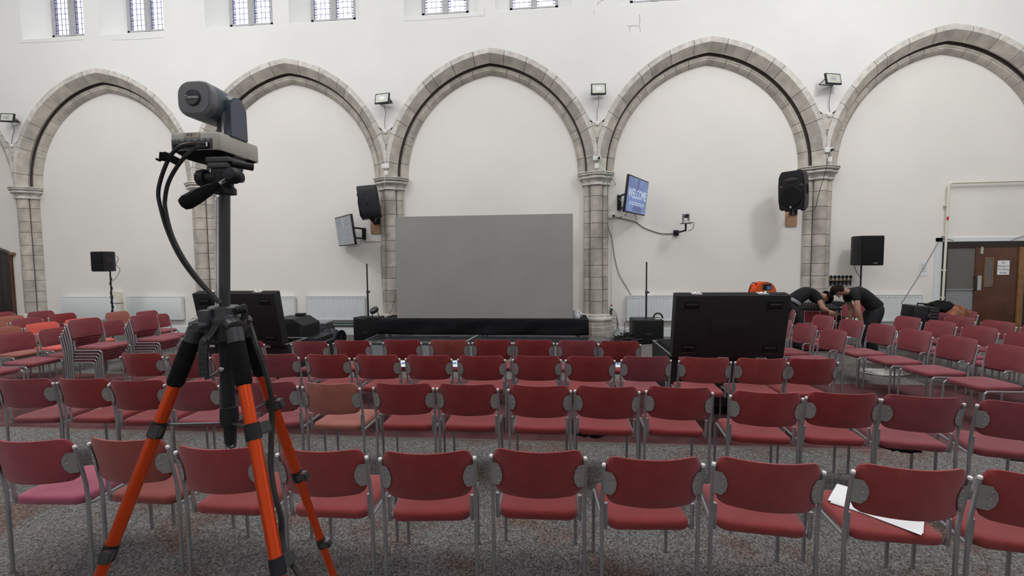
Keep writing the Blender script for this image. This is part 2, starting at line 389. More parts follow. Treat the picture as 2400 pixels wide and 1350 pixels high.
archn = ['stone arch at the far left edge, mostly out of frame', 'stone arch behind the left speaker on a stand', 'stone arch behind the camera on the orange tripod',
         'central stone arch over the big grey screen', 'stone arch over the wall screen reading WELCOME', 'stone arch at the right above the brown door']
arches = [arch0]+[copy_tree(arch0) for _ in range(5)]
for k, a in enumerate(arches):
    a.location = (X0+(k-.5)*P, D, 0); a['label'] = archn[k]; a['group'] = 'pointed stone arches of the arcade'

# ------------------------------------------------------------------ clustered columns
CS = [(0, .19, .14), (-.195, .255, .085), (.195, .255, .085)]
def outline(o, n=44):
    W = .195+.085+o; pts = []
    for k in range(n+1):
        x = -W+2*W*k/n if False else -W*math.cos(math.pi*k/n); y = .295
        for cx, cy, r in CS:
            q = (r+o)**2-(x-cx)**2
            if q > 0: y = min(y, cy-math.sqrt(q))
        pts.append((x, min(y, .30)))
    return pts
def loftz(levels):
    return MB().loft([[(x, y, z) for x, y in outline(o)+[(outline(o)[-1][0], .309), (outline(o)[0][0], .309)]] for z, o in levels])
col0 = thing('stone_column', '', 'column', (X0, D, 0))
loftz([(.5, -.006), (3.52, -.006)]).build('mortar_core', M['mortar'], col0)
zc = [.52, .84, 1.11, 1.40, 1.67, 2.05, 2.31, 2.64, 2.92, 3.25, 3.52]
for a, c in zip(zc, zc[1:]):
    a += .005; c -= .005
    arcc = [(.14*math.sin(t), .19-.14*math.cos(t)) for t in (R(-78+156*k/12) for k in range(13))]
    MB().prism(arcc+[(.13, .3), (-.13, .3)], c-a, TRS((0, 0, a))).build('stone', M['stone'], col0)
    for s in (-1, 1):
        ac = [(s*.195+.085*math.sin(t), .255-.085*math.cos(t)) for t in (R(-80+160*k/8) for k in range(9))]
        MB().prism(ac+[(s*.195+.083, .305), (s*.195-.083, .305)], c-a, TRS((0, 0, a))).build('stone', M['stone'], col0)
        MB().prism([(s*.105-.016, .19), (s*.105+.016, .19), (s*.105+.016, .3), (s*.105-.016, .3)], c-a, TRS((0, 0, a)), .004).build('fillet', M['stone_l'], col0)
loftz([(3.50, .0), (3.50, .032), (3.515, .04), (3.53, .032), (3.54, .012), (3.555, .004), (3.60, .012), (3.635, .045), (3.638, .088), (3.655, .104), (3.680, .104), (3.695, .088), (3.697, .066), (3.705, .066), (3.712, .115), (3.728, .132), (3.748, .128), (3.755, .108), (3.762, .108), (3.765, .142), (3.79, .142), (3.79, .05)]).build('capital', M['stone_l'], col0, ang=50)
loftz([(.36, .06), (.40, .10), (.44, .105), (.47, .085), (.475, .06), (.50, .065), (.53, .05), (.54, .0)]).build('base_moulding', M['stone_l'], col0, ang=50)
def octo(o):
    W = .28+o; f = .05-o
    return [(-W, .309), (-W, .26), (-W+.07, .19), (-.20, f+.14), (-.12, f+.02), (.12, f+.02), (.20, f+.14), (W-.07, .19), (W, .26), (W, .309)]
MB().loft([[(x, y, z) for x, y in octo(o)] for z, o in ((0, .17), (.13, .17), (.15, .155))]).build('plinth_stone', M['stone'], col0, smooth=False)
MB().loft([[(x, y, z) for x, y in octo(o)] for z, o in ((.155, .15), (.25, .15), (.27, .13), (.36, .125))]).build('plinth_stone', M['stone'], col0, smooth=False)
# spandrel wedge between two arches
def half(z):
    v = ROUT**2-(z-ZS)**2; return max(.004, P/2-(math.sqrt(v)-EIN)-.004)
for a, c in ((3.80, 4.18), (4.19, 4.52), (4.53, ZSP)):
    zs = [a+(c-a)*k/4 for k in range(5)]
    poly = [(half(z), z) for z in zs]+[(-half(z), z) for z in zs[::-1]]
    MB().prism(poly, .28, Matrix.Translation((0, .275, 0)) @ RX).build('spandrel_stone', M['stone'], col0)
coln = ['stone column left of the frame edge', 'stone column at the left, between the dark doorway and the speaker on a stand', 'stone column directly behind the orange tripod',
        'stone column just left of the big grey screen', 'stone column just right of the big grey screen', 'stone column behind the two bending people', 'stone column past the brown door, out of frame']
cols = [col0]+[copy_tree(col0) for _ in range(5)]
for k, a in enumerate(cols):
    a.location = (X0+k*P, D, 0); a['label'] = coln[k+1]; a['group'] = 'clustered stone columns of the arcade'

# ------------------------------------------------------------------ doors
def world_box(name, x0, x1, y0, y1, z0, z1, mt, parent, bev=.0, label=None):
    l = parent.matrix_basis.inverted() if parent else Matrix()
    c = l @ Vector(((x0+x1)/2, (y0+y1)/2, (z0+z1)/2))
    return MB().box(c, (x1-x0, y1-y0, z1-z0), bev=bev).build(name, mt, parent, label, smooth=bool(bev))
d1 = bpy.data.objects.new('door_1', None); C.objects.link(d1); d1.location = (9.3, DI, 0); d1['kind'] = 'structure'
def dx(px, Y=DI-.03): return at(px, 640, Y).x
def dz(py, px=2300, Y=DI-.03): return at(px, py, Y).z
zt = dz(566); xa, xb = dx(2206), dx(2420)
world_box('surround', xa-.14, xa, DI-.03, DI, 0, zt+.09, M['white'], d1)
world_box('surround', xa-.14, xb+.3, DI-.03, DI, zt+.005, zt+.09, M['white'], d1)
world_box('frame_post', xa, xa+.10, DI-.05, DI, 0, zt, M['doorf'], d1)
world_box('frame_head', xa+.10, xb+.3, DI-.05, DI, zt-.13, zt, M['doorf'], d1)
x1, x2 = xa+.10, dx(2289)
world_box('side_panel', x1, x2-.05, DI-.025, DI, .0, dz(678), M['grey'], d1, label='grey painted lower panel')
world_box('panel_rail', x1, x2-.05, DI-.04, DI, dz(678)-.02, dz(678)+.01, M['grey'], d1)
world_box('side_glass', x1, x2-.05, DI-.03, DI-.015, dz(678)+.01, zt-.13, M['dglass'], d1)
world_box('curtain', x1, x1+.12, DI-.012, DI-.002, dz(678)+.01, zt-.13, M['grey'], d1)
MB().prism([(x1+.12-9.3+k*.045, -.004-.006*(k % 2)) for k in range(11)]+[(x1+.12-9.3+.45, 0), (x1+.12-9.3, 0)], zt-.14-dz(678), TRS((0, 0, dz(678)+.01))).build('pleated_blind', M['oak'], d1, smooth=False).data.materials[0] = mat('blind_fabric', (.16, .14, .13), .8, var=.1)
world_box('frame_post', x2-.05, x2, DI-.05, DI, 0, zt-.13, M['doorw'], d1)
x3 = dx(2384)
world_box('door_leaf', x2, x3, DI-.045, DI, 0.01, zt-.13, M['doorw'], d1, .003)
world_box('frame_post', x3, x3+.11, DI-.07, DI, 0, zt-.13, M['oak'], d1, .006)
world_box('door_leaf', x3+.11, xb+.3, DI-.045, DI, 0.01, zt-.13, M['doorf'], d1)
vx0, vx1, vz0, vz1 = dx(2304), dx(2325), dz(672), dz(603)
world_box('vision_glass', vx0+.02, vx1-.02, DI-.055, DI-.046, vz0+.02, vz1-.02, M['dglass'], d1)
for a in ((vx0, vx0+.025, vz0, vz1), (vx1-.025, vx1, vz0, vz1), (vx0+.025, vx1-.025, vz1-.025, vz1), (vx0+.025, vx1-.025, vz0, vz0+.025)):
    world_box('glazing_bead', a[0], a[1], DI-.06, DI-.045, a[2], a[3], M['oak'], d1)
world_box('push_plate', dx(2290), dx(2299), DI-.052, DI-.045, dz(680), dz(646), M['plate'], d1)
world_box('closer_cover', dx(2293), dx(2298), DI-.07, DI-.045, dz(595), dz(579), M['plate'], d1)
l = d1.matrix_basis.inverted(); hx = dx(2281)
MB().tube(smoothpath([l @ Vector(p_) for p_ in ((hx, DI-.05, dz(680)), (hx, DI-.11, dz(677)), (hx-.01, DI-.12, dz(665)), (hx, DI-.11, dz(652)), (hx, DI-.05, dz(649)))]), .011).build('pull_handle', M['black'], d1)
def sheet(name, x0, x1, z0, z1, Y, label, lines=(), size=.05, cat='notice', mt='paper'):
    t = thing(name, label, cat, ((x0+x1)/2, Y, (z0+z1)/2))
    MB().box((0, 0, 0), (x1-x0, .002, z1-z0)).build('sheet', M[mt], t, smooth=False)
    n = len(lines)
    for k, s in enumerate(lines):
        lettering('lettering', s, size, M['ink'], t, (0, -.002, ((n-1)/2-k)*size*1.15), (R(90), 0, 0), ext=.0004)
    return t
sheet('door_notice', dx(2335), dx(2363), dz(644), dz(611), DI-.049, 'white A4 notice about eating and drinking taped on the brown door', ['No', 'Eating or', 'Drinking', 'Inside'], .062)
t = sheet('wall_notice', dx(2156), dx(2177), dz(647, 2167), dz(612, 2167), DI-.004, 'white paper notice on the wall left of the brown door', [], .03)
for k in range(7): MB().box((-.01, -.002, .09-k*.026), (.13-.03*(k % 3), .001, .004)).build('print_line', M['ink'], t, smooth=False)
# left doorway under a low stone hood
d2 = bpy.data.objects.new('door_2', None); C.objects.link(d2); d2.location = (-14.9, DI, 0); d2['kind'] = 'structure'
xr = at(33, 640, DI).x+14.9
top = [(-1.35, 2.2), (-1.1, 2.32), (-.6, 2.40), (-.2, 2.36), (.25, 2.28), (xr-.12, 2.17), (xr-.03, 2.12), (xr, 2.06)]
for k in range(7):
    a = -1.3+k*(xr-.03+1.3)/7; c = -1.3+(k+1)*(xr-.03+1.3)/7
    MB().box(((a+c)/2, -.02, 1.03), (c-a-.008, .04, 2.05), bev=.004).build('plank', M['doorf'], d2)
MB().prism([(-1.35, 2.0)]+top+[(xr, 2.0)], .03, RX).build('door_head', M['doorf'], d2)
MB().tube([(x, -.04, z) for x, z in top], .035, 6).build('hood_mould', M['mortar'], d2)
MB().box((xr+.03, -.04, 2.10), (.14, .06, .07)).build('hood_stop', M['oak'], d2)
MB().box((xr-.02, -.03, 1.03), (.05, .05, 2.06)).build('door_jamb', M['doorw'], d2)
MB().box((xr-.55, -.045, 1.35), (.16, .008, .35)).build('push_plate', M['grey'], d2)
# white service pipe round the brown door
pz = dz(432, 2215); px_ = at(2217, 500, DI-.06).x
tag(MB().tube([(px_, DI-.08, .05), (px_+.02, DI-.08, pz-.03), (px_+.035, DI-.08, pz), (px_+.07, DI-.08, pz+.015), (XR, DI-.08, pz+.06)], .022, 8).build('service_pipe', M['cream'], None), 'cream painted pipe rising beside the brown door and turning right', 'pipe')
pr = bpy.data.objects['service_pipe']
for z in (.9, 1.5, 2.25, 2.9): MB().box((px_+.01, DI-.04, z), (.07, .09, .03)).build('pipe_clip', M['cream'], pr)
MB().box((px_+.013, DI-.105, 2.62), (.03, .004, .08)).box((px_-.012, DI-.105, 2.62), (.02, .004, .05)).build('marker_tape', M['redsign'], pr)
# ================================================================== CHAIRS
# local frame: sitter faces +Y, x to the right, floor at z 0; tips of the back posts at (+-.245, -.26, .78)
TR = .0105
def post(s):
    x = s*.245
    return [(x, -.205, 0), (x, -.205, .40), (x, -.208, .52), (x, -.222, .60), (x, -.26, .778)]
def sidefr(s):
    x = s*.222; pts = [(x, -.190, .545), (x, -.186, .46), (x, -.178, .418), (x, -.145, .402), (x, .17, .408), (x, .205, .402), (x, .225, .385), (x, .232, .35), (x, .24, 0)]
    return pts
def pad(w2, z0, z1, thick, bow, ycen, lean):
    nu, nv = 18, 7; rings = []
    def f(u, v, side):
        # rounded rectangle squeeze in corners
        au = abs(u); z = z0+(z1-z0)*v
        cr = .055; e = max(0, au*w2-(w2-cr))/cr
        zt, zb = z1-(cr*(1-math.sqrt(max(0, 1-e*e)))), z0+(cr*(1-math.sqrt(max(0, 1-e*e))))
        z = min(max(z, zb), zt)
        puff = (1-abs(u)**6)*(1-abs(2*v-1)**6)
        y = ycen-bow*(1-u*u)+lean*(z-z0)/(z1-z0)+side*(thick/2)*(.35+.65*puff)
        return (u*w2, y, z)
    return nu, nv, f
def chair_parts():
    P_ = {}
    mb = MB(); nu, nv, f = pad(.236, .570, .832, .036, .070, -.212, -.046)
    rings = []
    for i in range(nu+1):
        u = -1+2*i/nu; u = math.sin(u*math.pi/2)*.35+u*.65
        front = [f(u, j/nv, 1) for j in range(nv+1)]; back = [f(u, j/nv, -1) for j in range(nv, -1, -1)]
        rings.append(front+back)
    mb.loft(rings); P_['backrest'] = mb.build('backrest', M['fabric'], ang=60)
    mb = MB()      # seat cushion, rounded plan, soft top
    lv = [(.402, .90), (.408, .965), (.418, 1), (.436, 1), (.450, .985), (.458, .93), (.462, .8), (.464, .45)]
    base = rrect(.425, .45, .055, 5)
    mb.loft([[(x*s, (y*s)+.015, z-(.010*((y/.215)**3) if y > 0 else 0)) for x, y in base] for z, s in lv]); P_['seat'] = mb.build('seat', M['fabric'], ang=50)
    for s in (-1, 1):
        P_['leg', 'r', s] = MB().tube(post(s), TR, 8).build('leg', M['tube'])
        pts = sidefr(s); P_['leg', 'f', s] = MB().tube(smoothpath(pts, 2), TR, 8).build('leg', M['tube'])
        P_['end_cap', s] = MB().cyl((s*.245, -.259, .775), (s*.245, -.262, .786), TR+.001, TR-.001, 8).build('end_cap', M['cap'])
        # grey bracket between post and backrest
        poly = [(0, -.062), (.035, -.062), (.052, -.035), (.058, 0), (.052, .035), (.035, .062), (0, .062)]
        mb = MB(); yr = lambda x, z: -.212-.070*(1-min(1, (.243-x)/.236)**2)-.046*(.685+z-.570)/.262-.0115-.004*min(1, x/.03)-.004
        rings = []
        for th in (0, -.004):
            rings.append([(s*(.243-x), yr(x, z)+th, .685+z) for x, z in poly])
        mb.loft(rings); P_['bracket', s] = mb.build('bracket', M['bracket'], smooth=False)
        for q_, z in enumerate((-.036, 0, .036)):
            x = .036; mb = MB(); mb.ball((s*(.243-x), yr(x, z)-.004, .685+z), .0045, n=6)
            P_['screw', s, q_] = mb.build('screw', M['screw'])
        MB_ = None
    mb = MB().tube([(-.222, .12, .398), (.222, .12, .398)], .006, 6).tube([(-.222, -.12, .398), (.222, -.12, .398)], .006, 6)
    P_['seat_bar'] = mb.build('seat_bar', M['tube'])
    return P_
CP = chair_parts()
for o in CP.values(): C.objects.unlink(o)
FAB = {'red': (.27, .045, .045), 'deep': (.235, .032, .034), 'faded': (.34, .125, .095), 'pink': (.30, .055, .070), 'rose': (.40, .10, .16), 'lit_red': (.72, .13, .10), 'plum': (.225, .050, .060), 'brown': (.27, .064, .052)}  # brightest red: strong light on two left-hand chairs is put into the colour
def chair(x, y, ang, label, group, fab='red', z=0, seatfab=None, brk=True, screws=False):
    t = thing('stacking_chair', label, 'chair', (x, y, z), ang, group)
    # placed by the midpoint of its post tips, ang turns +Y
    off = Vector((0, -.26, 0)); off.rotate(Euler((0, 0, ang))); t.location = (x-off.x, y-off.y, z)
    for k, src in CP.items():
        nm = k if isinstance(k, str) else k[0]
        if nm in ('bracket',) and not brk: continue
        if nm == 'screw': continue
        c = src.copy(); C.objects.link(c); c.parent = t
        if nm in ('seat', 'backrest'):
            j = random.uniform(.93, 1.07); j *= .90 if nm == 'seat' else 1; c.color = tuple(v*j for v in FAB[(seatfab or fab) if nm == 'seat' else fab])+(1,)
        if nm == 'bracket' and screws:
            for q_ in range(3): sc = CP['screw', k[1], q_].copy(); C.objects.link(sc); sc.parent = c
    return t
ORD = ['first', 'second', 'third', 'fourth', 'fifth', 'sixth', 'seventh', 'eighth', 'ninth', 'tenth', 'eleventh', 'twelfth', 'thirteenth', 'fourteenth', 'fifteenth']
WORD = {'red': 'dark red', 'deep': 'deep red', 'faded': 'orange-faded red', 'pink': 'pinkish red', 'lit_red': 'brightly lit red', 'plum': 'plum red', 'brown': 'brownish red'}
def from_tips(a, b, ztip=.78):
    A = gz(*a, ztip); B = gz(*b, ztip); v = B-A; mid = (A+B)/2
    return mid.x, mid.y, math.atan2(v.y, v.x)
ROWS = [
 ('nearest row', [((-8,1050),(168,1043),'pink'), ((207,1040),(395,1047),'brown'), ((402,1060),(638,1068),'red'), ((647,1066),(862,1072),'red'), ((890,1076),(1113,1073),'deep'), ((1148,1068),(1375,1074),'deep'),
   ((1412,1089),(1651,1090),'deep'), ((1672,1087),(1933,1108),'red'), ((2000,1105),(2273,1120),'red')]),
 ('second row', [((140,898),(252,899),'deep'), ((256,903),(387,902),'deep'), ((389,903),(508,905),'plum'), ((560,906),(699.5,906.5),'plum'), ((707,908),(845,911.5),'faded'), ((874.5,910),(1015.6,911),'deep'),
   ((1024.4,911),(1166.8,913),'deep'), ((1190,914),(1339,917),'deep'), ((1347,916),(1498.5,919.6),'deep'), ((1513.6,917),(1671,922),'deep'), ((1710,928),(1884,935.5),'deep'), ((1892,931.7),(2060,937),'deep'), ((2067,937),(2260,948),'plum')]),
 ('third row', [((285,837),(378,837),'deep'), ((389,838),(490,841),'deep'), ((500,839),(590,839),'red'), ((596,839),(699.5,838.5),'plum'), ((714.6,839),(821,841),'deep'), ((830.5,840.5),(936.8,842),'deep'), ((951,841.6),(1058,843),'deep'), ((1074,843),(1183,844),'deep'),
   ((1202,843.6),(1314.6,844),'deep'), ((1326.7,845),(1440,846),'deep'), ((1455.7,845),(1572.8,845),'plum'), ((1592.4,846),(1712.6,850),'red'), ((1724.7,849),(1846.6,852),'red'), ((1849,851),(1958,850),'deep')]),
 ('front row by the stage', [((535,806),(619,808),'deep'), ((682,807),(770,809),'plum'), ((783,805),(867,807),'deep'), ((897,804.5),(987.4,804.5),'deep'), ((1006.8,805),(1098,804.5),'brown'), ((1110,804.5),(1197,804.5),'deep'),
   ((1205.5,804),(1296.5,806),'deep'), ((1307.6,806),(1400.8,807),'plum'), ((1403.5,807.5),(1501,809),'deep')]),
]
EXTRA = {0: ['leftmost', None], }
CH = {}
for ri, (rn, lst) in enumerate(ROWS):
    seq = []
    for a, b, fab in lst:
        x, y, an = from_tips(a, b); an *= (1, .9, .6, .45)[ri]; seq.append([x, y, an, fab])
    if ri == 0:
        seq[0] = [-2.935, 2.25, R(3), 'pink']; seq[2][0] = -1.80; seq.append([2.215, 2.19, R(-9), 'red'])
    if ri == 1:
        seq.insert(0, [-4.56, 3.47, R(5), 'plum']); seq.append([3.14, 3.27, R(-13), 'plum'])
    if ri == 2: seq[2][0] = (seq[1][0]+seq[3][0])/2
    for i, (x, y, an, fab) in enumerate(seq):
        n = len(seq); rest = 'seen from behind'
        if i < (n+1)//2: w_ = f'{ORD[i]} from the left in the {rn}'
        else: w_ = f'{ORD[n-1-i]} from the right in the {rn}'
        CH[ri, i] = chair(x, y, an, seatfab='rose' if fab == 'pink' else None, label= f'{WORD[fab]} stacking chair, {w_}, {rest}'.replace(', seen from behind' if ri == 3 else '@', '').replace('first from the left', 'leftmost').replace('first from the right', 'rightmost'), group=f'stacking chairs of the {rn}', fab=fab, screws=ri < 2)
# chairs of the right-hand block: they face left, their fronts towards the camera
def side(x, y, deg, label, fab='plum', z=0, grp='stacking chairs of the right-hand block'): return chair(x, y, R(deg), label, grp, fab, z)
RB = [(3.10, 6.72, 93, 'behind the right edge of the case lid'),
 (3.60, 7.42, 95, 'farthest of three right of the case lid'), (3.66, 6.88, 96, 'middle of three right of the case lid'), (3.74, 6.35, 95, 'nearest of three right of the case lid'),
 (4.50, 7.93, 96, 'far end of the long right line'), (4.60, 7.38, 95, 'second from the far end of the long right line'), (4.70, 6.88, 94, 'third from the far end of the long right line'),
 (4.77, 6.37, 94, 'fourth from the far end of the long right line'), (4.83, 5.82, 94, 'fifth from the far end of the long right line'), (4.89, 5.25, 94, 'nearest of the long right line, at the frame edge'),
 (5.70, 7.78, 94, 'under the rugged case, behind the long line'), (5.77, 7.25, 94, 'second line, right of the rugged case'), (5.84, 6.71, 94, 'second line, below the brown door'), (5.90, 6.16, 94, 'second line, cut by the frame edge'),
 (6.50, 7.82, 94, 'farthest line, just below the brown jacket'), (6.58, 7.28, 94, 'farthest line, right under the brown door'), (6.64, 6.75, 94, 'farthest line, cut by the frame edge')]
for x, y, a, lb in RB: side(x, y, a, 'plum red chair facing left, '+lb)
side(6.12, 9.75, 170, 'plum red stacking chair by the wall between the two bending men', grp='stacking chairs of the right-hand block')
side(6.95, 9.35, 100, 'plum red stacking chair by the radiator behind the black rugged case')
side(6.64, 8.35, 94, 'plum red stacking chair carrying the black rugged case')
side(7.28, 8.68, 94, 'plum red stacking chair carrying the brown jacket')
side(4.42, 8.95, 96, 'plum red stacking chair under the open cardboard box')
# left-hand block, facing right
LG = 'stacking chairs of the left-hand block'
LB = [(-7.52, 5.12, -90, 'plum', 'nearest of the left block, cut by the frame edge'), (-7.66, 5.74, -92, 'plum', 'second in the left block, big back at the frame edge'), (-7.60, 6.25, -94, 'plum', 'just left of the nearer stack of chairs'),
 (-8.55, 6.27, -92, 'faded', 'half cut by the frame edge, before the bright one'), (-8.53, 6.80, -92, 'lit_red', 'brightly lit, left of the nearer stack'), (-8.46, 7.34, -92, 'lit_red', 'peeping over the nearer stack, brightly lit'),
 (-7.52, 7.02, -90, 'plum', 'seen between the two stacks'), (-7.55, 7.98, -92, 'plum', 'right behind the farther stack, seat toward the tripod'), (-8.85, 8.42, -92, 'faded', 'below the left speaker stand'), (-8.32, 8.55, -92, 'plum', 'behind the farther stack, only its top showing'),
 (-9.60, 7.41, -92, 'plum', 'third line, left of the bright chairs'), (-9.70, 8.10, -92, 'deep', 'third line, in front of the first radiator'), (-9.60, 6.85, -92, 'faded', 'third line, at the frame edge'),
 (-10.32, 7.68, -92, 'faded', 'fourth line, at the frame edge'), (-10.70, 8.52, -92, 'plum', 'fourth line, in front of the left stone column'), (-11.35, 8.30, -92, 'plum', 'farthest line, in front of the dark doorway'), (-10.25, 7.1, -92, 'plum', 'fourth line, mostly outside the frame')]
for x, y, a, fab, lb in LB: chair(x, y, R(a), f'{WORD[fab]} chair facing right, {lb}', LG, fab)
POS = ['bottom', 'second from the bottom', 'middle', 'fourth from the bottom', 'top']
for k in range(5):
    chair(-7.0+.026*k, 6.04+.004*k, R(-90), f'plum red stacking chair, {POS[k]} of the nearer stack of five', 'chairs of the nearer stack', 'plum', z=.042*k)
POS = ['bottom', 'second from the bottom', 'third from the bottom', 'top']
for k in range(4):
    chair(-6.86+.026*k, 6.89+.004*k, R(-91), f'plum red stacking chair, {POS[k]} of the farther stack of four', 'chairs of the farther stack', 'plum', z=.042*k)
# ================================================================== STAGE AND SCREEN
YS = 9.40
A, B_ = at(927, 507, YS), at(1343, 502, YS); z0, z1 = at(930, 745, YS).z-.005, (A.z+B_.z)/2
xl, xr_ = (A.x+at(930, 745, YS).x)/2, (B_.x+at(1343, 747, YS).x)/2
t = thing('led_screen', 'big blank grey video wall standing on the black-draped platform', 'screen', ((xl+xr_)/2, YS, z0))
W_, H_ = xr_-xl, z1-z0; nc, nr = 8, 4
for i in range(nc):
    for j in range(nr):
        MB().box((-W_/2+W_*(i+.5)/nc, 0, H_*(j+.5)/nr), (W_/nc-.0005, .012, H_/nr-.0005)).build('display_panel', M['led'], t, smooth=False)
MB().box((0, .045, H_/2), (W_-.01, .07, H_-.01)).build('cabinet_frame', M['blackm'], t, smooth=False)
for s in (-1, 0, 1): MB().box((s*W_*.4, .25, .5), (.05, .34, .03)).box((s*W_*.4, .09, .75), (.05, .04, 1.5)).box((s*W_*.4, .28, .02), (.06, .4, .04)).build('support_brace', M['alu'], t, smooth=False)
zd = .25                    # deck
pl = gz(890, 783, zd); pr_ = gz(1376, 783, zd)
yb = YS-.06
t = thing('screen_platform', 'low platform hung with black cloth under the grey video wall', 'platform', (0, yb, 0))
x0p, x1p = pl.x, pr_.x+.02
MB().box(((x0p+x1p)/2, .42, z0-.03-.02), (x1p-x0p+.0, .86, .06)).build('platform_top', M['blackm'], t, smooth=False)
for x in (x0p+.2, (x0p+x1p)/2, x1p-.2):
    for y in (.1, .75): MB().box((x, y, (z0-.09+zd)/2), (.05, .05, z0-.09-zd)).build('platform_leg', M['alu'], t, smooth=False)
mb = MB(); n = 120; rings = []
for k in range(n+1):
    x = x0p+(x1p-x0p)*k/n
    rings.append([(x, -.012-.006*math.sin(k*.37+j*.5)-.010*j*(.5+.5*math.sin(k*.16+j*.55)), z0-.03-(z0-.03-zd-.004)*j/6) for j in range(7)])
mb.loft(rings, closed=False, caps=False); o = mb.build('drape', M['cloth'], t)
sm = o.modifiers.new('s', 'SOLIDIFY'); sm.thickness = .003
# deck
dl = gz(892, 782, zd).x; df = gz(1200, 806, zd).y; dr = gz(1470, 800, zd).x-.15
t = thing('stage_deck', 'low black stage deck behind the front row of chairs', 'stage', (0, (df+DI-.45)/2, 0))
yc = (df+DI-.45)/2; mid = (dl+1.08)/2
nd = 3
for i in range(nd):
    for j, (ya, yb2) in enumerate(((df, (df+10.3)/2), ((df+10.3)/2, 10.3))):
        xa_ = dl+(1.08-dl)*i/nd; xb_ = dl+(1.08-dl)*(i+1)/nd
        if i == nd-1 and j == 1: xb_ = .5
        MB().box(((xa_+xb_)/2, (ya+yb2)/2-yc, zd-.02), (xb_-xa_-.004, yb2-ya-.004, .04), bev=.002).build('deck_panel', M['deck'], t)
MB().box(((dl+1.08)/2, df-yc+.012, (zd-.04)/2), (1.08-dl, .02, zd-.045)).build('front_fascia', M['grey'], t, smooth=False)
MB().box((dl-.012, (df+10.3)/2-yc, zd-.03), (.02, 10.3-df, .06)).build('edge_trim', M['alu'], t, smooth=False)
MB().box((dl+.06, (df+10.3)/2-yc, (zd-.04)/2), (.02, 10.3-df-.1, zd-.045)).build('side_fascia', M['dirtyw'], t, smooth=False)
mb = MB()
mb.box((at(1105, 795, df+.5).x, -.35, zd+.0015), (.045, .9, .001), (0, 0, R(-8))); mb.build('grey_strip', M['grey'], t, smooth=False)  # narrow grey strip laid along the deck top
# crumpled film at the right end of the screen
mb = MB(); rnd = random.Random(5); c = at(1350, 738, YS+.1)
for k in range(9): mb.ball((rnd.uniform(-.07, .07), rnd.uniform(-.05, .05), .03+rnd.uniform(0, .12)), .05+rnd.random()*.03, (1, .6, 1.1), 7, (rnd.random(), rnd.random(), 0))
o = mb.build('plastic_film', M['bag'], None, smooth=False); o.location = (c.x, YS+.2, z0-.05+.03); tag(o, 'crumpled clear plastic film at the right end of the grey video wall', 'film')

# ================================================================== FLIGHT CASES
def handle(mb_c, parent, x, z, y):
    MB().box((x, y-.002, z), (.16, .006, .10), bev=.004).build('recessed_handle', M['blackm'], parent)
    MB().box((x, y-.010, z+.02), (.12, .012, .018), bev=.004).box((x, y-.008, z-.045), (.15, .01, .01)).build('handle_bar', M['gun'], parent)
def big_case(xa, xb, Y, zb, depth, lean, label, rz=0, topdz=.74, shear=0):
    w2 = (xb-xa)/2; t = thing('flight_case', label, 'case', ((xa+xb)/2, Y, 0), rz)
    # open box behind the lid
    for a in ((0, .03, zb/2+.05, w2*2, .02, zb-.1), (0, depth, zb/2+.05, w2*2, .02, zb-.1)): MB().box((a[0], a[1], a[2]), (a[3], a[4], a[5])).build('side_panel', M['case'], t, smooth=False)
    for s in (-1, 1): MB().box((s*(w2-.01), depth/2+.015, zb/2+.05), (.02, depth-.03, zb-.1)).build('side_panel', M['case'], t, smooth=False)
    MB().box((0, depth/2+.015, .11), (w2*2-.04, depth-.03, .02)).box((0, depth/2, zb-.16), (w2*2-.04, depth-.05, .02)).build('floor_panel', M['blackm'], t, smooth=False)
    mb = MB()
    for dy in (0, .012):
        mb.box((-w2+.006+dy, depth/2, zb+.004), (.005, depth, .012)).box((w2-.006-dy, depth/2, zb+.004), (.005, depth, .012))
    mb.box((0, depth, zb+.004), (w2*2, .02, .012)); mb.build('edge_rail', M['alu'], t, smooth=False)
    for k in range(9): MB().box((-w2+.12, .14+k*(depth-.2)/9, zb-.05), (.16, .02, .20)).build('foam_rib', M['dirtyw'], t, smooth=False)
    for sx_ in (-1, 1):
        for sy in (.1, depth-.1):
            MB().cyl((sx_*(w2-.1)-.02, sy, .05), (sx_*(w2-.1)+.02, sy, .05), .05, None, 14).box((sx_*(w2-.1), sy, .09), (.07, .09, .02)).build('caster', M['blackm'], t)
    # lid standing on its hinges
    L_ = thing('x', '', 'x') if False else None
    lo = MB().box((0, 0, topdz/2), (w2*2+.01, .14, topdz), bev=.012).build('lid', M['case'], t, loc=(0, .0, zb+.012)); lo.rotation_euler = (R(lean), R(shear), 0)
    for x in (-w2*.72, w2*.74):
        for z in (.11, topdz-.12): handle(None, lo, x, z, -.072)
    MB().box((.0, -.0735, topdz*.5), (.42, .004, .22), bev=.004).build('dish_plate', M['case'], lo)
    for x in (-w2*.62, w2*.55): MB().box((x, 0, topdz+.004), (.11, .09, .012), bev=.003).ball((x-.02, -.02, topdz+.012), .018, n=8).ball((x+.03, .0, topdz+.012), .016, n=8).build('catch', M['chrome'], lo)
    for x in (-w2*.8, -.05, w2*.6): MB().box((x, -.078, -.005), (.12, .012, .03), bev=.003).build('hinge', M['chrome'], t, loc=(0, 0, zb))
    MB().box((0, -.0, topdz+.001), (w2*2-.02, .10, .006)).build('lid_rim', M['blackm'], lo, smooth=False)
    return t
a = gz(1572, 833, .69); b = gz(1821, 833, .69)
rc = big_case(a.x, b.x, 5.30, .685, .98, 11, 'big black flight case right of the stage with its lid standing open', topdz=.73, shear=0)
a = gz(456, 815, .69); b = gz(645, 816, .69)
lc = big_case((a.x+b.x)/2-.575, b.x, 5.78, .685, .55, 12, 'big black flight case behind the tripod with its lid standing open', topdz=.74, shear=0)
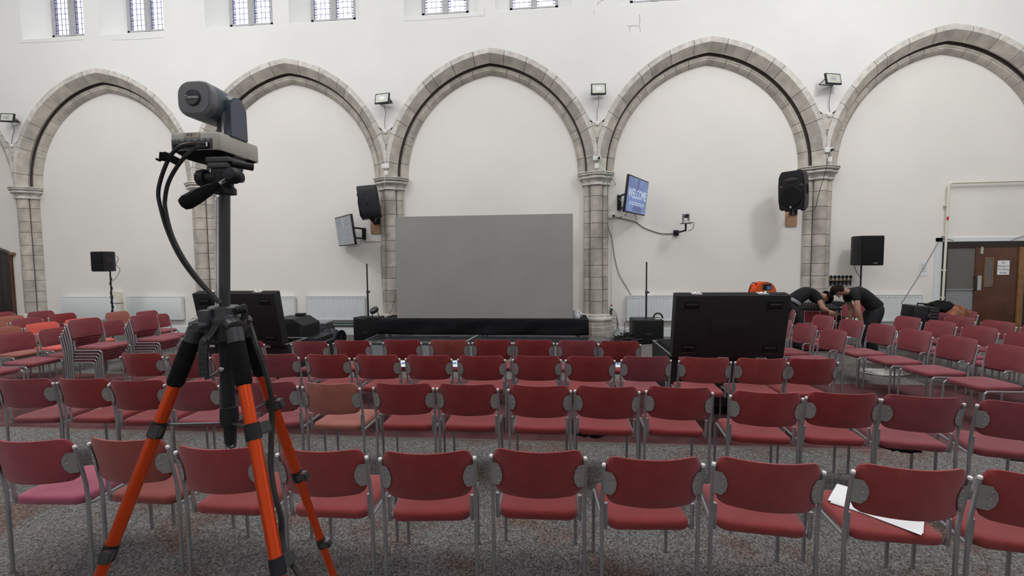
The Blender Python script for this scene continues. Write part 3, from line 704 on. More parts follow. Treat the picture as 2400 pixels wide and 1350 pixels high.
# trunk behind the right lid with the cable reel on top
t = thing('road_crate', 'tall black crate hidden behind the open lid, carrying the orange reel', 'case', (2.675, 5.92, 0))
MB().box((0, 0, .60), (.23, .34, 1.14), bev=.01).build('crate_body', M['case'], t); MB().box((0, 0, 1.19), (.235, .345, .04), bev=.008).build('crate_lid', M['case'], t)
for s in (-1, 1): MB().box((s*.08, 0, .015), (.05, .3, .03)).build('skid', M['blackm'], t)
cc = at(1785, 683, 5.92)
t = thing('cable_reel', 'orange extension cable reel on top behind the right black case', 'reel', (cc.x, 5.92, 1.21), R(12))
RC = .15
for s in (-1, 1): MB().lathe([(.02, 0), (.13, 0), (RC, .008), (RC, .016), (.13, .012), (.02, .012)], 28, Matrix.Translation((0, s*.055, RC)) @ Matrix.Rotation(R(90), 4, 'X')).build('flange', M['reel'], t)
MB().lathe([(.03, -.05), (.10, -.05), (.115, 0), (.10, .05), (.03, .05)], 20, Matrix.Translation((0, 0, RC)) @ Matrix.Rotation(R(90), 4, 'X')).build('wound_cable', M['reel'], t)
MB().lathe([(.005, 0), (.045, 0), (.045, .02), (.005, .02)], 16, Matrix.Translation((0, -.06, RC)) @ Matrix.Rotation(R(90), 4, 'X')).build('hub', M['wood'], t)
MB().box((.02, -.075, RC+.085), (.11, .005, .075), bev=.002).build('rating_label', M['navy'], t); MB().box((.04, -.079, RC+.075), (.05, .003, .04)).build('socket_cover', M['blue'], t)
MB().tube([(-.13, 0, .01), (-.15, 0, RC), (-.09, 0, 2*RC-.02), (.09, 0, 2*RC-.02), (.15, 0, RC), (.13, 0, .01)], .010, 8).build('carry_frame', M['reel'], t)
MB().tube(smoothpath([(-.08, -.03, .27), (-.15, -.04, .29), (-.20, -.05, .22), (-.22, -.05, .1), (-.23, -.02, 0)]), .006, 6).build('cable_tail', M['cable'], t)

def blk_box(name, label, c, d, rz=0, mt='case', bev=.012, cat='case', extras=True):
    t = thing(name, label, cat, c, rz)
    MB().box((0, 0, d[2]*.5), d, bev=bev).build('body', M[mt], t)
    return t
# left of the stage: road boxes and bag
t = thing('road_case', 'low black road case with lid, left of the stage behind the open case', 'case', (-4.60, 7.75, 0), R(3))
MB().box((0, 0, .20), (1.02, .62, .36), bev=.008).build('body', M['case'], t); MB().box((0, 0, .43), (1.02, .62, .10), bev=.008).build('lid', M['case'], t)
MB().box((0, -.312, .38), (1.02, .008, .02)).box((.512, 0, .38), (.008, .62, .02)).build('edge_rail', M['alu'], t, smooth=False)
MB().box((.3, -.315, .36), (.07, .01, .08), bev=.003).box((-.3, -.315, .36), (.07, .01, .08), bev=.003).build('catch', M['gun'], t)
for s in (-1, 1): MB().box((s*.4, 0, .012), (.06, .5, .024)).build('skid', M['blackm'], t, smooth=False)
wg = gz(668, 757, .78)
t = thing('stage_monitor', 'black wedge floor speaker standing on the low road case', 'speaker', (-4.62, 7.83, .48), R(4))
MB().prism([(-.28, 0), (.28, 0), (.28, .22), (.10, .34), (-.28, .34)], .62, Matrix.Translation((0, .22, 0)) @ RX).build('cabinet', M['case'], t, smooth=False)
t.rotation_euler.z = R(3)
for z in (.02, ): MB().box((.0, -.402, .16), (.40, .004, .20)).build('grille', M['blackm'], t, smooth=False)
t = blk_box('power_unit', 'small black power unit on top of the wedge speaker', (-4.62, 7.9, .822), (.16, .10, .05), 0, 'black', .006, 'box')
MB().box((0, -.051, .025), (.12, .003, .03)).build('front_panel', M['blackm'], t, smooth=False)
bb = at(720, 768, 9.5)
t = thing('equipment_box', 'dark grey equipment box on the floor beside the black bag', 'box', (-5.15, 9.75, 0), R(5))
MB().box((0, 0, .20), (.42, .40, .40), bev=.01).build('body', M['dirtyw'], t); MB().box((0, 0, .42), (.44, .42, .04), bev=.01).build('lid', M['grey'], t); t.location = (-5.35, 9.95, 0)
# holdall
mb = MB(); rg = []
for k in range(13):
    u = -1+2*k/12; e = max(.02, 1-abs(u)**5)
    rg.append([(u*.27, math.cos(a)*.17*e*(1+.10*math.sin(3*a+k)), .02+.17*e+math.sin(a)*.17*e*(1+.08*math.sin(5*a+k*1.3))) for a in (2*math.pi*j/16 for j in range(16))])
c = gz(768, 798, 0)
t = thing('holdall', 'black cloth holdall lying on the floor left of the stage', 'bag', (-4.80, 9.35, 0), R(-12))
mb.loft(rg).build('bag_body', M['navy'], t)
MB().lathe([(.01, 0), (.155, 0), (.165, .015), (.155, .03)], 20, Matrix.Translation((.25, 0, .18)) @ Matrix.Rotation(R(90), 4, 'Y')).build('end_panel', M['cloth'], t)
MB().tube(smoothpath([(-.12, -.16, .2), (-.08, -.14, .36), (.05, -.12, .38), (.12, -.16, .22)]), .012, 6, flat=.4).build('strap', M['cloth'], t)
for k in range(5): MB().box((.286, -.05+.01*k, .08+.045*k), (.004, .02, .022), (R(20*k), 0, 0)).build('buckle', M['screw'], t, smooth=False)
# subwoofers with speaker poles
def sub(name, label, x, y, w_, h_, d_, rz, ptop, right):
    t = thing('subwoofer', label, 'speaker', (x, y, 0), rz)
    MB().box((0, 0, h_/2+.02), (w_, d_, h_), bev=.03, seg=3).build('cabinet', M['black'], t)
    MB().box((0, -d_/2-.004, h_/2+.02), (w_*.86, .008, h_*.84), bev=.004).build('grille', M['blackm'], t)
    MB().box((0, -d_/2-.010, h_*.42), (.14, .006, .045), bev=.002).build('handle_slot', M['doorf'], t)
    for sx_ in (-1, 1):
        for sy in (-1, 1): MB().cyl((sx_*(w_/2-.06), sy*(d_/2-.06), 0), (sx_*(w_/2-.06), sy*(d_/2-.06), .022), .02, .018, 10).build('rubber_foot', M['rubber'], t)
    MB().lathe([(.02, 0), (.04, 0), (.04, .015), (.02, .02)], 14, TRS((0, 0, h_+.02))).build('pole_cup', M['gun'], t)
    return t
sx1 = at(1515, 750, 9.95).x; sx0 = at(866, 745, 9.95).x
sub('s', 'black subwoofer with a bare pole, right of the stage', sx1, 9.98, .64, .50, .50, 0, 0, 1)
sub('s', 'black subwoofer with a bare pole, at the left end of the stage', sx0-.02, 9.98, .56, .52, .50, R(3), 0, 0)
def pole(x, y, zb, ztop, knob, label):
    t = thing('speaker_pole', label, 'pole', (x, y, zb))
    MB().cyl((0, 0, 0), (0, 0, (knob-zb)), .019, None, 12).build('lower_tube', M['black'], t); MB().cyl((0, 0, knob-zb), (0, 0, ztop-zb), .0155, None, 12).build('upper_tube', M['black'], t)
    MB().cyl((0, 0, knob-zb-.04), (0, 0, knob-zb+.03), .027, None, 12).build('collar', M['gun'], t); MB().cyl((0, 0, knob-zb), (.06, -.02, knob-zb), .012, .02, 8).build('clamp_knob', M['black'], t)
    return t
pole(sx1, 9.98, .535, at(1517, 614, 9.98).z, at(1517, 685, 9.98).z, 'bare black speaker pole on the right subwoofer')
pole(sx0-.04, 9.98, .555, at(862, 618, 9.98).z, at(862, 684, 9.98).z, 'bare black speaker pole on the left subwoofer')
t = thing('clip_lamp', 'small round black stage lamp on the left subwoofer', 'lamp', (sx0+.14, 9.93, .542), R(20))
MB().tube([(-.07, 0, .004), (-.03, 0, .12), (.05, 0, .15), (.09, 0, .004)], .010, 8).build('yoke', M['black'], t)
MB().lathe([(.02, 0), (.095, 0), (.105, .02), (.10, .07), (.06, .09)], 22, Matrix.Translation((.0, 0, .13)) @ Matrix.Rotation(R(-28), 4, 'Y') @ Matrix.Rotation(R(20), 4, 'X')).build('lamp_head', M['gun'], t)
cable('stage_cable', [(sx0-.28, 9.72, .55), (sx0-.1, 9.74, .57), (sx0+.05, 9.73, .56), (sx0+.27, 9.74, .55)], .012, M['cable'], 'black cable bundle lying along the left subwoofer top')
t = thing('cable_coil', 'black coiled strap and white tag on the right subwoofer', 'cable', (sx1+.22, 9.85, .525))
MB().tube(smoothpath([(-.1, 0, .012), (-.07, 0, .09), (0, .02, .12), (.07, 0, .09), (.10, 0, .012)]), .018, 6).build('strap', M['cable'], t); MB().box((-.02, -.05, .008), (.10, .06, .012), (0, 0, R(10))).build('tag_label', M['wplastic'], t, smooth=False)

# ================================================================== SPEAKERS ON STANDS
def tripod_base(t, h, r=.42):
    MB().cyl((0, 0, .12), (0, 0, h*.62), .018, None, 12).build('lower_tube', M['black'], t); MB().cyl((0, 0, h*.62), (0, 0, h), .0155, None, 12).build('upper_tube', M['black'], t)
    MB().cyl((0, 0, h*.60), (0, 0, h*.66), .027, None, 12).build('collar', M['gun'], t)
    MB().cyl((0, 0, .60), (0, 0, .68), .035, .028, 12).build('hub', M['black'], t)
    for k in range(3):
        a = R(20+120*k); MB().tube([(.02*math.cos(a), .02*math.sin(a), .64), (r*math.cos(a), r*math.sin(a), .015)], .012, 8).build('leg', M['black'], t)
        MB().tube([(.02*math.cos(a), .02*math.sin(a), .15), (r*.55*math.cos(a), r*.55*math.sin(a), .31)], .008, 6).build('brace', M['black'], t)
def pa(t, w_, h_, d_, mt='black'):
    # plan: front face -Y, tapering to the back
    MB().prism([(-w_/2, -d_/2), (w_/2, -d_/2), (w_/2, d_*.1), (w_*.30, d_/2), (-w_*.30, d_/2), (-w_/2, d_*.1)], h_, bev=.012).build('cabinet', M[mt], t)
    MB().box((0, -d_/2-.004, h_/2), (w_*.93, .01, h_*.95), bev=.004).build('grille', M['blackm'], t)
    for s in (-1, 1): MB().box((s*(w_/2-.012), -.02, h_*.55), (.03, .12, .14), bev=.01).build('side_handle', M['doorf'], t)
sp = at(262, 700, 9.7)
t = thing('speaker_stand', 'black tripod stand of the left speaker, cable wrapped round it', 'stand', (sp.x, 9.7, 0)); hz = at(258, 636, 9.7).z; tripod_base(t, hz)
MB().tube([(.026*math.cos(k*.8), .026*math.sin(k*.8), hz-.15-k*.028) for k in range(30)], .007, 6).build('wrapped_cable', M['cable'], t)
MB().tube(smoothpath([(.02, .0, hz-.25), (.12, .05, hz-.12), (.17, .08, hz+.05), (.10, .06, hz+.14), (.15, .08, hz+.3), (.08, .06, hz+.38)]), .006, 6).build('signal_cable', M['cabley'], t)
t = thing('loudspeaker', 'black loudspeaker on the tripod stand by the left radiators', 'speaker', (sp.x-.10, 9.68, hz), R(-6), None); pa(t, .34, .46, .34)
sp = at(2018, 640, 10.3); hz = at(2018, 622, 10.3).z
t = thing('speaker_stand', 'black stand of the right speaker, behind the bending man', 'stand', (sp.x-.0, 10.3, 0)); tripod_base(t, hz, .26)
MB().tube(smoothpath([(-.15, .0, hz+.02), (-.10, 0, hz-.12), (-.02, 0, hz-.25), (.0, -.02, hz-.4)]), .006, 6).build('signal_cable', M['cable'], t)
t = thing('loudspeaker', 'black loudspeaker on the stand right of the bending men', 'speaker', (sp.x+.06, 10.30, hz), R(3)); pa(t, .46, .62, .46)
MB().box((.05, -.237, .05), (.08, .004, .026)).build('badge', M['chrome'], t, smooth=False)

# wall speakers
def wall_speaker(loc, rz, ry, rx, label, w_, h_, d_, front):
    t = thing('wall_loudspeaker', label, 'speaker', loc, rz, rx=rx, ry=ry)
    pl_ = [(-w_*.5, -d_/2), (w_*.5, -d_/2), (w_*.5, -.02), (w_*.40, d_*.42), (w_*.2, d_/2), (-w_*.2, d_/2), (-w_*.40, d_*.42), (-w_*.5, -.02)]
    rings = []
    for z, s, sh in ((0, .80, 0), (.05*h_, .93, 0), (.25*h_, 1.0, 0), (.62*h_, 1.0, 0), (.85*h_, .95, 0), (.96*h_, .82, .01), (h_, .70, .02)):
        rings.append([(x*s, y*(.85+.15*s), z) for x, y in pl_])
    mb = MB().loft(rings); es = [e for e in mb.bm.edges if abs(e.verts[0].co.z-e.verts[1].co.z) > .001]
    bmesh.ops.bevel(mb.bm, geom=es, offset=.02, segments=2, affect='EDGES', clamp_overlap=True); mb.build('cabinet', M['black'], t, ang=45)
    yf = -d_*.5
    MB().lathe([(.02, 0), (w_*.40, 0), (w_*.43, .012), (w_*.45, .03)], 32, Matrix.Translation((0, yf-.022, h_*.34)) @ Matrix.Rotation(R(-90), 4, 'X')).build('woofer_grille', M['blackm'], t)
    MB().ball((0, yf+.015, h_*.76), .12, (1.25, .25, .55), 16).build('horn_mouth', M['doorf'], t)
    for s in (-1, 1): MB().ball((s*w_*.38, yf+.012, h_*.60), .06, (.8, .4, .8), 12).build('bass_port', M['doorf'], t)
    MB().lathe([(.002, 0), (.022, 0), (.022, .005), (.002, .006)], 16, Matrix.Translation((0, yf-.023, h_*.08)) @ Matrix.Rotation(R(90), 4, 'X')).build('badge', M['alu'], t)
    MB().tube([(w_*.5-.01, -.05, h_*.38), (w_*.5+.012, -.05, h_*.42), (w_*.5+.012, -.05, h_*.60), (w_*.5-.01, -.05, h_*.64)], .012, 8).build('side_handle', M['doorf'], t)
    for s in (-1, 1): MB().box((s*w_*.3, 0, -.01), (.06, .10, .03), bev=.004).build('rubber_foot', M['rubber'], t)
    return t
s1 = at(1862, 492, 10.15)
w1 = wall_speaker((s1.x, 10.12, s1.z), R(-47), 0, R(6), 'black wall loudspeaker, grille in view, left of the right stone column', .50, .80, .42, 1)
s2 = at(872, 512, 10.25)
w2 = wall_speaker((s2.x, 10.25, s2.z), R(-68), 0, R(8), 'black wall loudspeaker seen from its side, above the left wall screen', .44, .74, .46, 0)
def mount(px, pyt, pyb, px0, px1, label, tgt):
    a = at(px0, pyb, DI); b = at(px1, pyt, DI); xm = (a.x+b.x)/2
    t = thing('speaker_mount', label, 'bracket', (xm, DI, a.z))
    hh = b.z-a.z
    MB().box((0, -.015, hh/2), (b.x-a.x, .03, hh), bev=.004).build('backing_board', M['wood'], t)
    for sx_ in (-1, 1): MB().ball((sx_*(b.x-a.x)*.35, -.032, .06), .011, n=8).build('screw', M['screw'], t)
    MB().box((.03, -.045, hh*.72), (.16, .03, hh*.55), bev=.004).build('wall_plate', M['black'], t)
    v = Vector(tgt)-Vector((xm, DI, a.z))
    MB().tube([(.03, -.05, hh*.75), (v.x*.6, v.y*.6, min(hh*.8, v.z-.06)), (v.x, v.y, v.z-.06), (v.x, v.y, v.z+.01)], .022, 8).build('arm', M['black'], t)
mount(0, 470, 531, 1840, 1868, 'wooden board and black bracket under the right wall loudspeaker', (s1.x, 10.12, s1.z))
mount(0, 497, 548, 870, 893, 'wooden board and black bracket under the left wall loudspeaker', (s2.x, 10.25, s2.z))

# ================================================================== WALL SCREENS
def tv(x0, y0, x1, y1, zb, zt_, tilt, label, mt, welcome):
    W = math.hypot(x1-x0, y1-y0); H = zt_-zb; rz = math.atan2(y1-y0, x1-x0)
    t = thing('wall_screen', label, 'screen', ((x0+x1)/2, (y0+y1)/2, (zb+zt_)/2), rz, rx=R(tilt))
    MB().box((0, .02, 0), (W, .05, H), bev=.006).build('bezel', M['black'], t)
    MB().box((0, -.0065, 0), (W-.05, .004, H-.05)).build('display', M[mt], t, smooth=False)
    MB().box((0, .06, -.03), (W*.6, .05, H*.6), bev=.01).build('rear_housing', M['black'], t)
    wm = 'scr_white' if welcome else 'scr_faint'
    MB().box((-.02, -.0095, H*.27), (.14, .001, H*.34)).build('picture_band', M['scr_dark' if welcome else 'scr_faint'], t, smooth=False)
    lettering('lettering', 'WELCOME', H*.36, M[wm], t, (0, -.0105, .02), (R(90), 0, 0), sx=.80*W/1.2)
    if welcome: MB().box((.06, -.0095, -H*.36), (.52, .001, H*.16)).build('picture_band', M['scr_dark'], t, smooth=False)
    mb = MB()
    for r_ in range(2):
        for k in range(22):
            if (k*7+r_*3) % 6: mb.box((-W*.36+k*W*.034, -.010, -H*(.20+.055*r_)), (W*.026, .001, .018))
    mb.build('small_print', M[wm], t, smooth=False)
    return t
YA = 9.55; a = at(1469, 408, YA); b = at(1515, 507, 10.6)
tv(a.x, YA, b.x, 10.6, at(1469, 496, YA).z, a.z, 7, 'wall screen showing WELCOME in white on blue, right of the centre arch', 'scr_blue', True)
a2 = at(789, 512, 10.58); b2 = at(826, 501, 9.73)
tv(a2.x, 10.58, b2.x, 9.73, at(826, 574, 9.73).z, b2.z, 7, 'pale wall screen turned away, below the left wall loudspeaker', 'scr_dim', False)
def tv_arm(x, zc, h, tx, ty, label):
    t = thing('screen_bracket', label, 'bracket', (x, DI, zc))
    MB().box((0, -.02, 0), (.09, .04, h), bev=.004).build('wall_plate', M['black'], t)
    for s in (-1, 1):
        MB().box(((tx-x)/2, (ty-DI)/2-.02, s*h*.42), (math.hypot(tx-x, ty-DI), .035, .04), (0, 0, math.atan2(ty-DI, tx-x)), bev=.004).build('arm', M['black'], t)
    MB().box((tx-x, ty-DI, 0), (.05, .05, h), bev=.004).build('pivot', M['gun'], t)
tv_arm(at(1451, 475, DI-.02).x, at(1451, 475, DI).z, .34, (at(1469, 408, YA).x+b.x)/2-.12, 10.14, 'black bracket holding the WELCOME screen')
tv_arm(at(853, 548, DI-.02).x, at(853, 548, DI).z, .28, (a2.x+b2.x)/2+.13, 10.22, 'black bracket holding the pale wall screen')
# little wall camera on its arm
c = at(1607, 540, 10.3); w_ = at(1584, 546, DI)
t = thing('wall_camera', 'small grey pan-tilt camera on a wall arm right of the WELCOME screen', 'camera', (c.x, 10.3, c.z))
v = Vector((w_.x-c.x, DI-10.3, w_.z-c.z))
t.scale = (1.25, 1.25, 1.25); v = v/1.25
MB().box(v+Vector((0, -.02, 0)), (.09, .04, .10), bev=.004).build('wall_plate', M['black'], t)
MB().tube([v+Vector((0, -.04, 0)), (.0, 0, -.0), (0, 0, .11)], .018, 8).build('arm', M['black'], t)
MB().box((0, 0, .12), (.17, .15, .012), bev=.003).build('shelf', M['gun'], t)
MB().lathe([(.02, .126), (.07, .126), (.062, .17), (.045, .18)], 18).build('base', M['ptzb'], t)
for s in (-1, 1): MB().prism([(-.03, 0), (.03, 0), (.022, .12), (-.022, .12)], .02, Matrix.Translation((s*.048-.01, 0, .17)) @ Matrix.Rotation(R(90), 4, 'X') @ Matrix.Rotation(R(90), 4, 'Y')).build('fork_arm', M['grey'], t, smooth=False)
MB().cyl((0, .04, .25), (0, -.06, .245), .036, .038, 16).build('camera_head', M['gun'], t); MB().cyl((0, -.058, .245), (0, -.064, .245), .026, None, 16).build('lens', M['lens'], t)
MB().tube(smoothpath([(.06, 0, .14), (.14, .02, .13), (.13, .04, .03), (.05, .04, -.01)]), .006, 6).build('loop_cable', M['cabley'], t)

# ================================================================== FLOODLIGHTS, SOCKETS, WIRES
def flood(px, py, w_, h_, rz, label, jpx, jpy):
    c = at(px, py, 10.22)
    t = thing('floodlight', label, 'floodlight', (c.x, 10.22, c.z), rz, rx=R(-12), group=None)
    MB().box((0, .02, 0), (w_, .035, h_), bev=.006).build('housing', M['black'], t)
    MB().box((0, -.001, 0), (w_-.05, .004, h_-.05)).build('reflector', M['lamp'], t, smooth=False)
    MB().box((0, -.004, 0), (w_*.34, .003, h_*.34)).build('led_chip', M['plate'], t, smooth=False)
    ft = [(-w_/2+.01, .04, 0), (-w_/2+.02, .20, -.02), (w_/2-.02, .20, -.02), (w_/2-.01, .04, 0)]
    MB().tube(ft, .010, 6).build('yoke', M['black'], t)
    MB().cyl((w_*.3, .05, -.03), (w_*.5, .12, -.05), .02, .02, 8).build('cable_gland', M['black'], t)
    j = at(jpx, jpy, D-.02)
    jb = thing('junction_box', 'round white junction box below the '+label.split(',')[0], 'box', (j.x, D-.0, j.z))
    MB().lathe([(.002, 0), (.045, 0), (.045, .03), (.03, .036), (.002, .036)], 18, Matrix.Rotation(R(90), 4, 'X')).build('box_body', M['wplastic'], jb)
    MB().ball((0, -.037, 0), .009, n=8).build('screw', M['screw'], jb)
    p0 = Vector((c.x, 10.30, c.z-.10)); p1 = Vector((j.x, D-.02, j.z+.045))
    pts = [p0, (p0*.7+p1*.3)+Vector((.02, .05, 0)), (p0*.35+p1*.65)+Vector((-.01, .03, 0)), p1]
    cable('lamp_cable', pts, .006, M['cabley'], 'thin grey cable dropping from the '+label.split(',')[0])
flood(16, 275, .30, .22, R(14), 'floodlight at the far left edge, black framed', 27, 341)
flood(895, 230, .36, .24, R(-10), 'floodlight left of the centre arch, black framed', 903, 308)
flood(1403, 208, .32, .25, R(3), 'floodlight right of the centre arch, black framed', 1400, 289)
flood(1954, 184, .36, .24, R(14), 'floodlight left of the rightmost arch, black framed', 1945, 269)
def outlet(px, py, Y, label, w_=.175, h_=.10, plug=False):
    c = at(px, py, Y)
    t = thing('socket', label, 'socket', (c.x, Y, c.z))
    MB().box((0, -.018, 0), (w_, .036, h_), bev=.005).build('back_box', M['wplastic'], t)
    for s in ((-.036, .036) if w_ > .1 else (0,)): MB().box((s, -.038, .02), (.014, .004, .020)).build('switch_rocker', M['cap'], t, smooth=False)
    if plug: MB().box((.04, -.06, -.005), (.05, .05, .05), bev=.008).build('plug', M['cable'], t)
    return t
outlet(904, 390, D-.02, 'white double socket above the capital left of the grey screen'); outlet(906, 406, D-.03, 'small white switch just above the capital left of the grey screen', .09)
outlet(1399, 371, D-.02, 'white double socket with black plug above the capital right of the grey screen', plug=True); outlet(1398, 390, D-.03, 'small white switch just above the capital right of the grey screen', .09)
outlet(1942, 352, D-.02, 'white double socket with black plug above the right column capital', plug=True); outlet(1943, 374, D-.03, 'small white switch just above the right column capital', .09)
outlet(1433, 506, DI, 'white socket with plugs on the wall left of the WELCOME screen', plug=True)
def pcable(name, lst, Y, r, mt, label, sub=5):
    return cable(name, [at(x, y, (q[0] if q else Y)) for x, y, *q in lst], r, M[mt], label, sub=sub)
YW = DI-.015
pcable('wall_cable', [(905, 392, D-.07), (901, 430, 10.27), (894, 470, 10.62), (884, 505, 10.62), (880, 520, 10.5)], 0, .005, 'cablew', 'thin white cable running from the left socket down past the capital')
pcable('wall_cable', [(1403, 375, D-.07), (1418, 395, 10.35), (1424, 405, 10.33), (1442, 430, YW), (1449, 460, YW), (1460, 476, 10.6)], 0, .006, 'cableg', 'green cable looping from the right capital to the WELCOME screen')
pcable('wall_cable', [(1400, 392, D-.05), (1420, 404, 10.30), (1424, 430, 10.40), (1423, 480, 10.7), (1421, 520, YW)], 0, .006, 'cableg', 'green cable hanging straight down the right side of the column')
pcable('wall_cable', [(1438, 508), (1465, 514), (1488, 520), (1510, 534), (1540, 545), (1560, 548), (1582, 547)], YW, .009, 'cabley', 'grey cable sagging from the wall socket to the little camera')
pcable('wall_cable', [(1488, 502, 10.3), (1490, 512, YW), (1493, 522, YW)], YW, .006, 'cabley', 'short grey cable hanging under the WELCOME screen')
pcable('wall_cable', [(1436, 506), (1450, 510), (1466, 503), (1470, 498, 10.4)], YW, .007, 'cable', 'black cable from the wall socket to the WELCOME screen')
pcable('wall_cable', [(1424, 503), (1423, 525), (1434, 560), (1440, 600), (1450, 640), (1468, 672), (1479, 692)], YW, .007, 'cabley', 'grey cable trailing down the wall to the radiator by the right subwoofer')
pcable('wall_cable', [(1434, 515), (1433, 600), (1433, 660), (1433, 715)], YW, .004, 'cablew', 'thin white cable straight down the wall to the red-tagged sockets')
pcable('wall_cable', [(1943, 356, D-.08), (1935, 400, 10.25), (1920, 450, 10.40), (1911, 488, 10.42), (1900, 494, 10.4), (1885, 497, 10.3), (1884, 488, 10.2)], 0, .006, 'cable', 'black cable from the right column socket to the wall loudspeaker')
pcable('wall_cable', [(893, 560), (893, 620), (897, 690), (899, 735)], YW, .010, 'cablew', 'white conduit down the wall left of the grey screen')
pcable('wall_cable', [(851, 566), (870, 565), (891, 566)], YW, .008, 'cablew', 'white conduit running right from the pale wall screen')
pcable('wall_cable', [(885, 482, 10.4), (896, 490, YW), (893, 520, YW), (888, 505, 10.5)], YW, .006, 'cabley', 'grey cable loop beside the left wall loudspeaker')
pcable('wall_cable', [(815, 577, 10.3), (840, 576, 10.5), (848, 562, YW)], YW, .005, 'cable', 'thin black cable under the pale wall screen')
pcable('wall_cable', [(928, 690, 10.2), (922, 715, 10.2), (910, 742, 10.1)], YW, .006, 'cabley', 'grey cable hanging at the left end of the grey screen')
# plug stack on the wall right of the stage, floor wires
t = thing('plug_stack', 'stack of black plugs under a red tag on the wall by the stone plinth', 'plug', (at(1433, 725, YW).x, DI, at(1433, 725, YW).z))
MB().box((0, -.015, .06), (.05, .03, .08), bev=.006).build('socket_plate', M['wplastic'], t); MB().ball((0, -.035, .10), .022, (1, .5, 1), 10).build('red_tag', M['redsign'], t)
for k in range(5): MB().box((-.012*(k % 2)-.012*k*.6, -.05, .0-.045*k), (.05, .06, .036), (0, R(15*k), 0), bev=.008).build('plug', M['cable'], t)
rnd = random.Random(3)
for k in range(4):
    pcable('floor_wire', [(1434, 725+10*k), (1444+2*k, 735+8*k), (1446+k, 765), (1440+5*k, 786, 10.3)], YW-.03, .005, 'cabley', 'thin grey wire dropping from the plug stack, %s one from the top' % ORD[k])
# cable heaps
def heap(name, label, x, y, rx_, ry_, h, n, r, mt, seed, cat='cable', z=0):
    rnd = random.Random(seed); mb = MB()
    for k in range(n):
        a = rnd.random()*6.28; lr = rnd.uniform(.35, 1); pts = []; q = rnd.uniform(0, h)
        cx, cy = rnd.uniform(-.25, .25)*rx_, rnd.uniform(-.25, .25)*ry_
        for j in range(11): th = a+j*.62*(1 if k % 2 else -1); pts.append((cx+rx_*lr*.8*math.cos(th)*(1+.15*math.sin(j)), cy+ry_*lr*.8*math.sin(th), z+r+max(0, q*(1-.5*lr)*(1+.3*math.sin(j*1.7)))))
        mb.tube(smoothpath(pts, 2), r, 5)
    o = mb.build(name, M[mt], None); o.location = (x, y, 0); return tag(o, label, cat, kind='stuff')
hp = gz(1465, 795, 0)
heap('cable_heap', 'tangled heap of black cables on the floor by the stone plinth', hp.x, 9.85, .42, .30, .22, 26, .010, 'cable', 4)
heap('cable_heap', 'few blue and grey leads thrown over the black cable heap', hp.x+.05, 9.82, .26, .2, .27, 7, .007, 'navy', 8, z=.06)
heap('cable_heap', 'pale cables on the floor between the stage and the plinth', hp.x-.62, 9.7, .3, .14, .02, 8, .006, 'cablew', 9)
hp = gz(2040, 870, 0)
heap('cable_heap', 'untidy pile of thin white cables on the carpet between the blocks of chairs', hp.x+.05, hp.y-.15, .42, .26, .03, 16, .005, 'cablew', 11)
heap('cable_heap', 'white cables trailing on the carpet left of the white pile', hp.x-.6, hp.y+.35, .30, .22, .01, 5, .005, 'cablew', 12)
cable('floor_cable', [(4.02, 4.42, .01), (4.0, 4.3, .01), (4.12, 4.25, .012), (4.3, 4.24, .012), (4.25, 4.36, .01), (4.5, 4.42, .01)], .012, M['cable'], 'short loop of black cable on the grey carpet at the right edge')
for k, (z, lb) in enumerate(((.012, 'lowest'), (.05, 'middle'), (.085, 'upper'))):
    cable('skirting_cable', [(-5.9, DI-.05-.01*k, .2+z), (-5.2, DI-.055, .21+z), (-4.6, DI-.05, .2+z)], .010, M['cableg' if k == 1 else 'cable'], f'cable clipped above the skirting left of the stage, {lb} of three')

# ================================================================== RADIATORS
def radiator(px0, px1, ribbed, label, pyr=694):
    Y = DI-.10; a, b = at(px0, pyr, Y), at(px1, pyr, Y); z1_ = .955; z0_ = .37; xm = (a.x+b.x)/2; W = b.x-a.x
    t = thing('radiator', label, 'radiator', (xm, DI, 0))
    if ribbed:
        n = max(6, int(W/.0667)); rr = []
        for k in range(n*4+1):
            x = -W/2+W*k/(n*4); rr.append((x, -.092-(.012 if k % 4 in (1, 2) else 0)))
        MB().prism(rr+[(W/2, -.03), (-W/2, -.03)], z1_-z0_-.06, TRS((0, 0, z0_+.03))).build('ribbed_panel', M['white'], t, smooth=False)
        MB().box((0, -.092, z1_-.025), (W, .020, .05), bev=.006).box((0, -.092, z0_+.025), (W, .02, .05), bev=.006).build('header_rail', M['white'], t)
    else: MB().box((0, -.075, (z0_+z1_)/2), (W, .06, z1_-z0_), bev=.008).build('flat_panel', M['white'], t)
    MB().box((0, -.065, z1_+.006), (W+.01, .09, .012), bev=.003).build('top_grille', M['white'], t)
    for s in (-1, 1): MB().box((s*(W/2+.004), -.065, (z0_+z1_)/2), (.008, .085, z1_-z0_-.02)).build('end_cover', M['white'], t, smooth=False); MB().box((s*W*.35, -.015, .65), (.04, .03, .5)).build('wall_bracket', M['white'], t, smooth=False)
    MB().tube([(-W/2-.05, -.06, .0), (-W/2-.05, -.06, z0_+.04), (-W/2, -.06, z0_+.05)], .0085, 6).build('supply_pipe', M['screw'], t); MB().cyl((-W/2-.05, -.06, z0_-.02), (-W/2-.05, -.06, z0_+.08), .018, None, 10).build('valve', M['wplastic'], t)
radiator(143, 270, False, 'flat white radiator right of the left stone column')
radiator(297, 424, False, 'flat white radiator just left of the tripod')
radiator(560, 688, True, 'ribbed white radiator half hidden by the left open case lid')
radiator(718, 853, True, 'ribbed white radiator left of the stage')
radiator(1470, 1625, True, 'ribbed white radiator behind the right subwoofer')
radiator(2030, 2162, True, 'ribbed white radiator behind the right bending man')
c = at(281, 700, DI)
t = thing('boxed_pipe', 'white boxed pipe on the wall between the two flat radiators', 'pipe', (c.x, DI, 0))
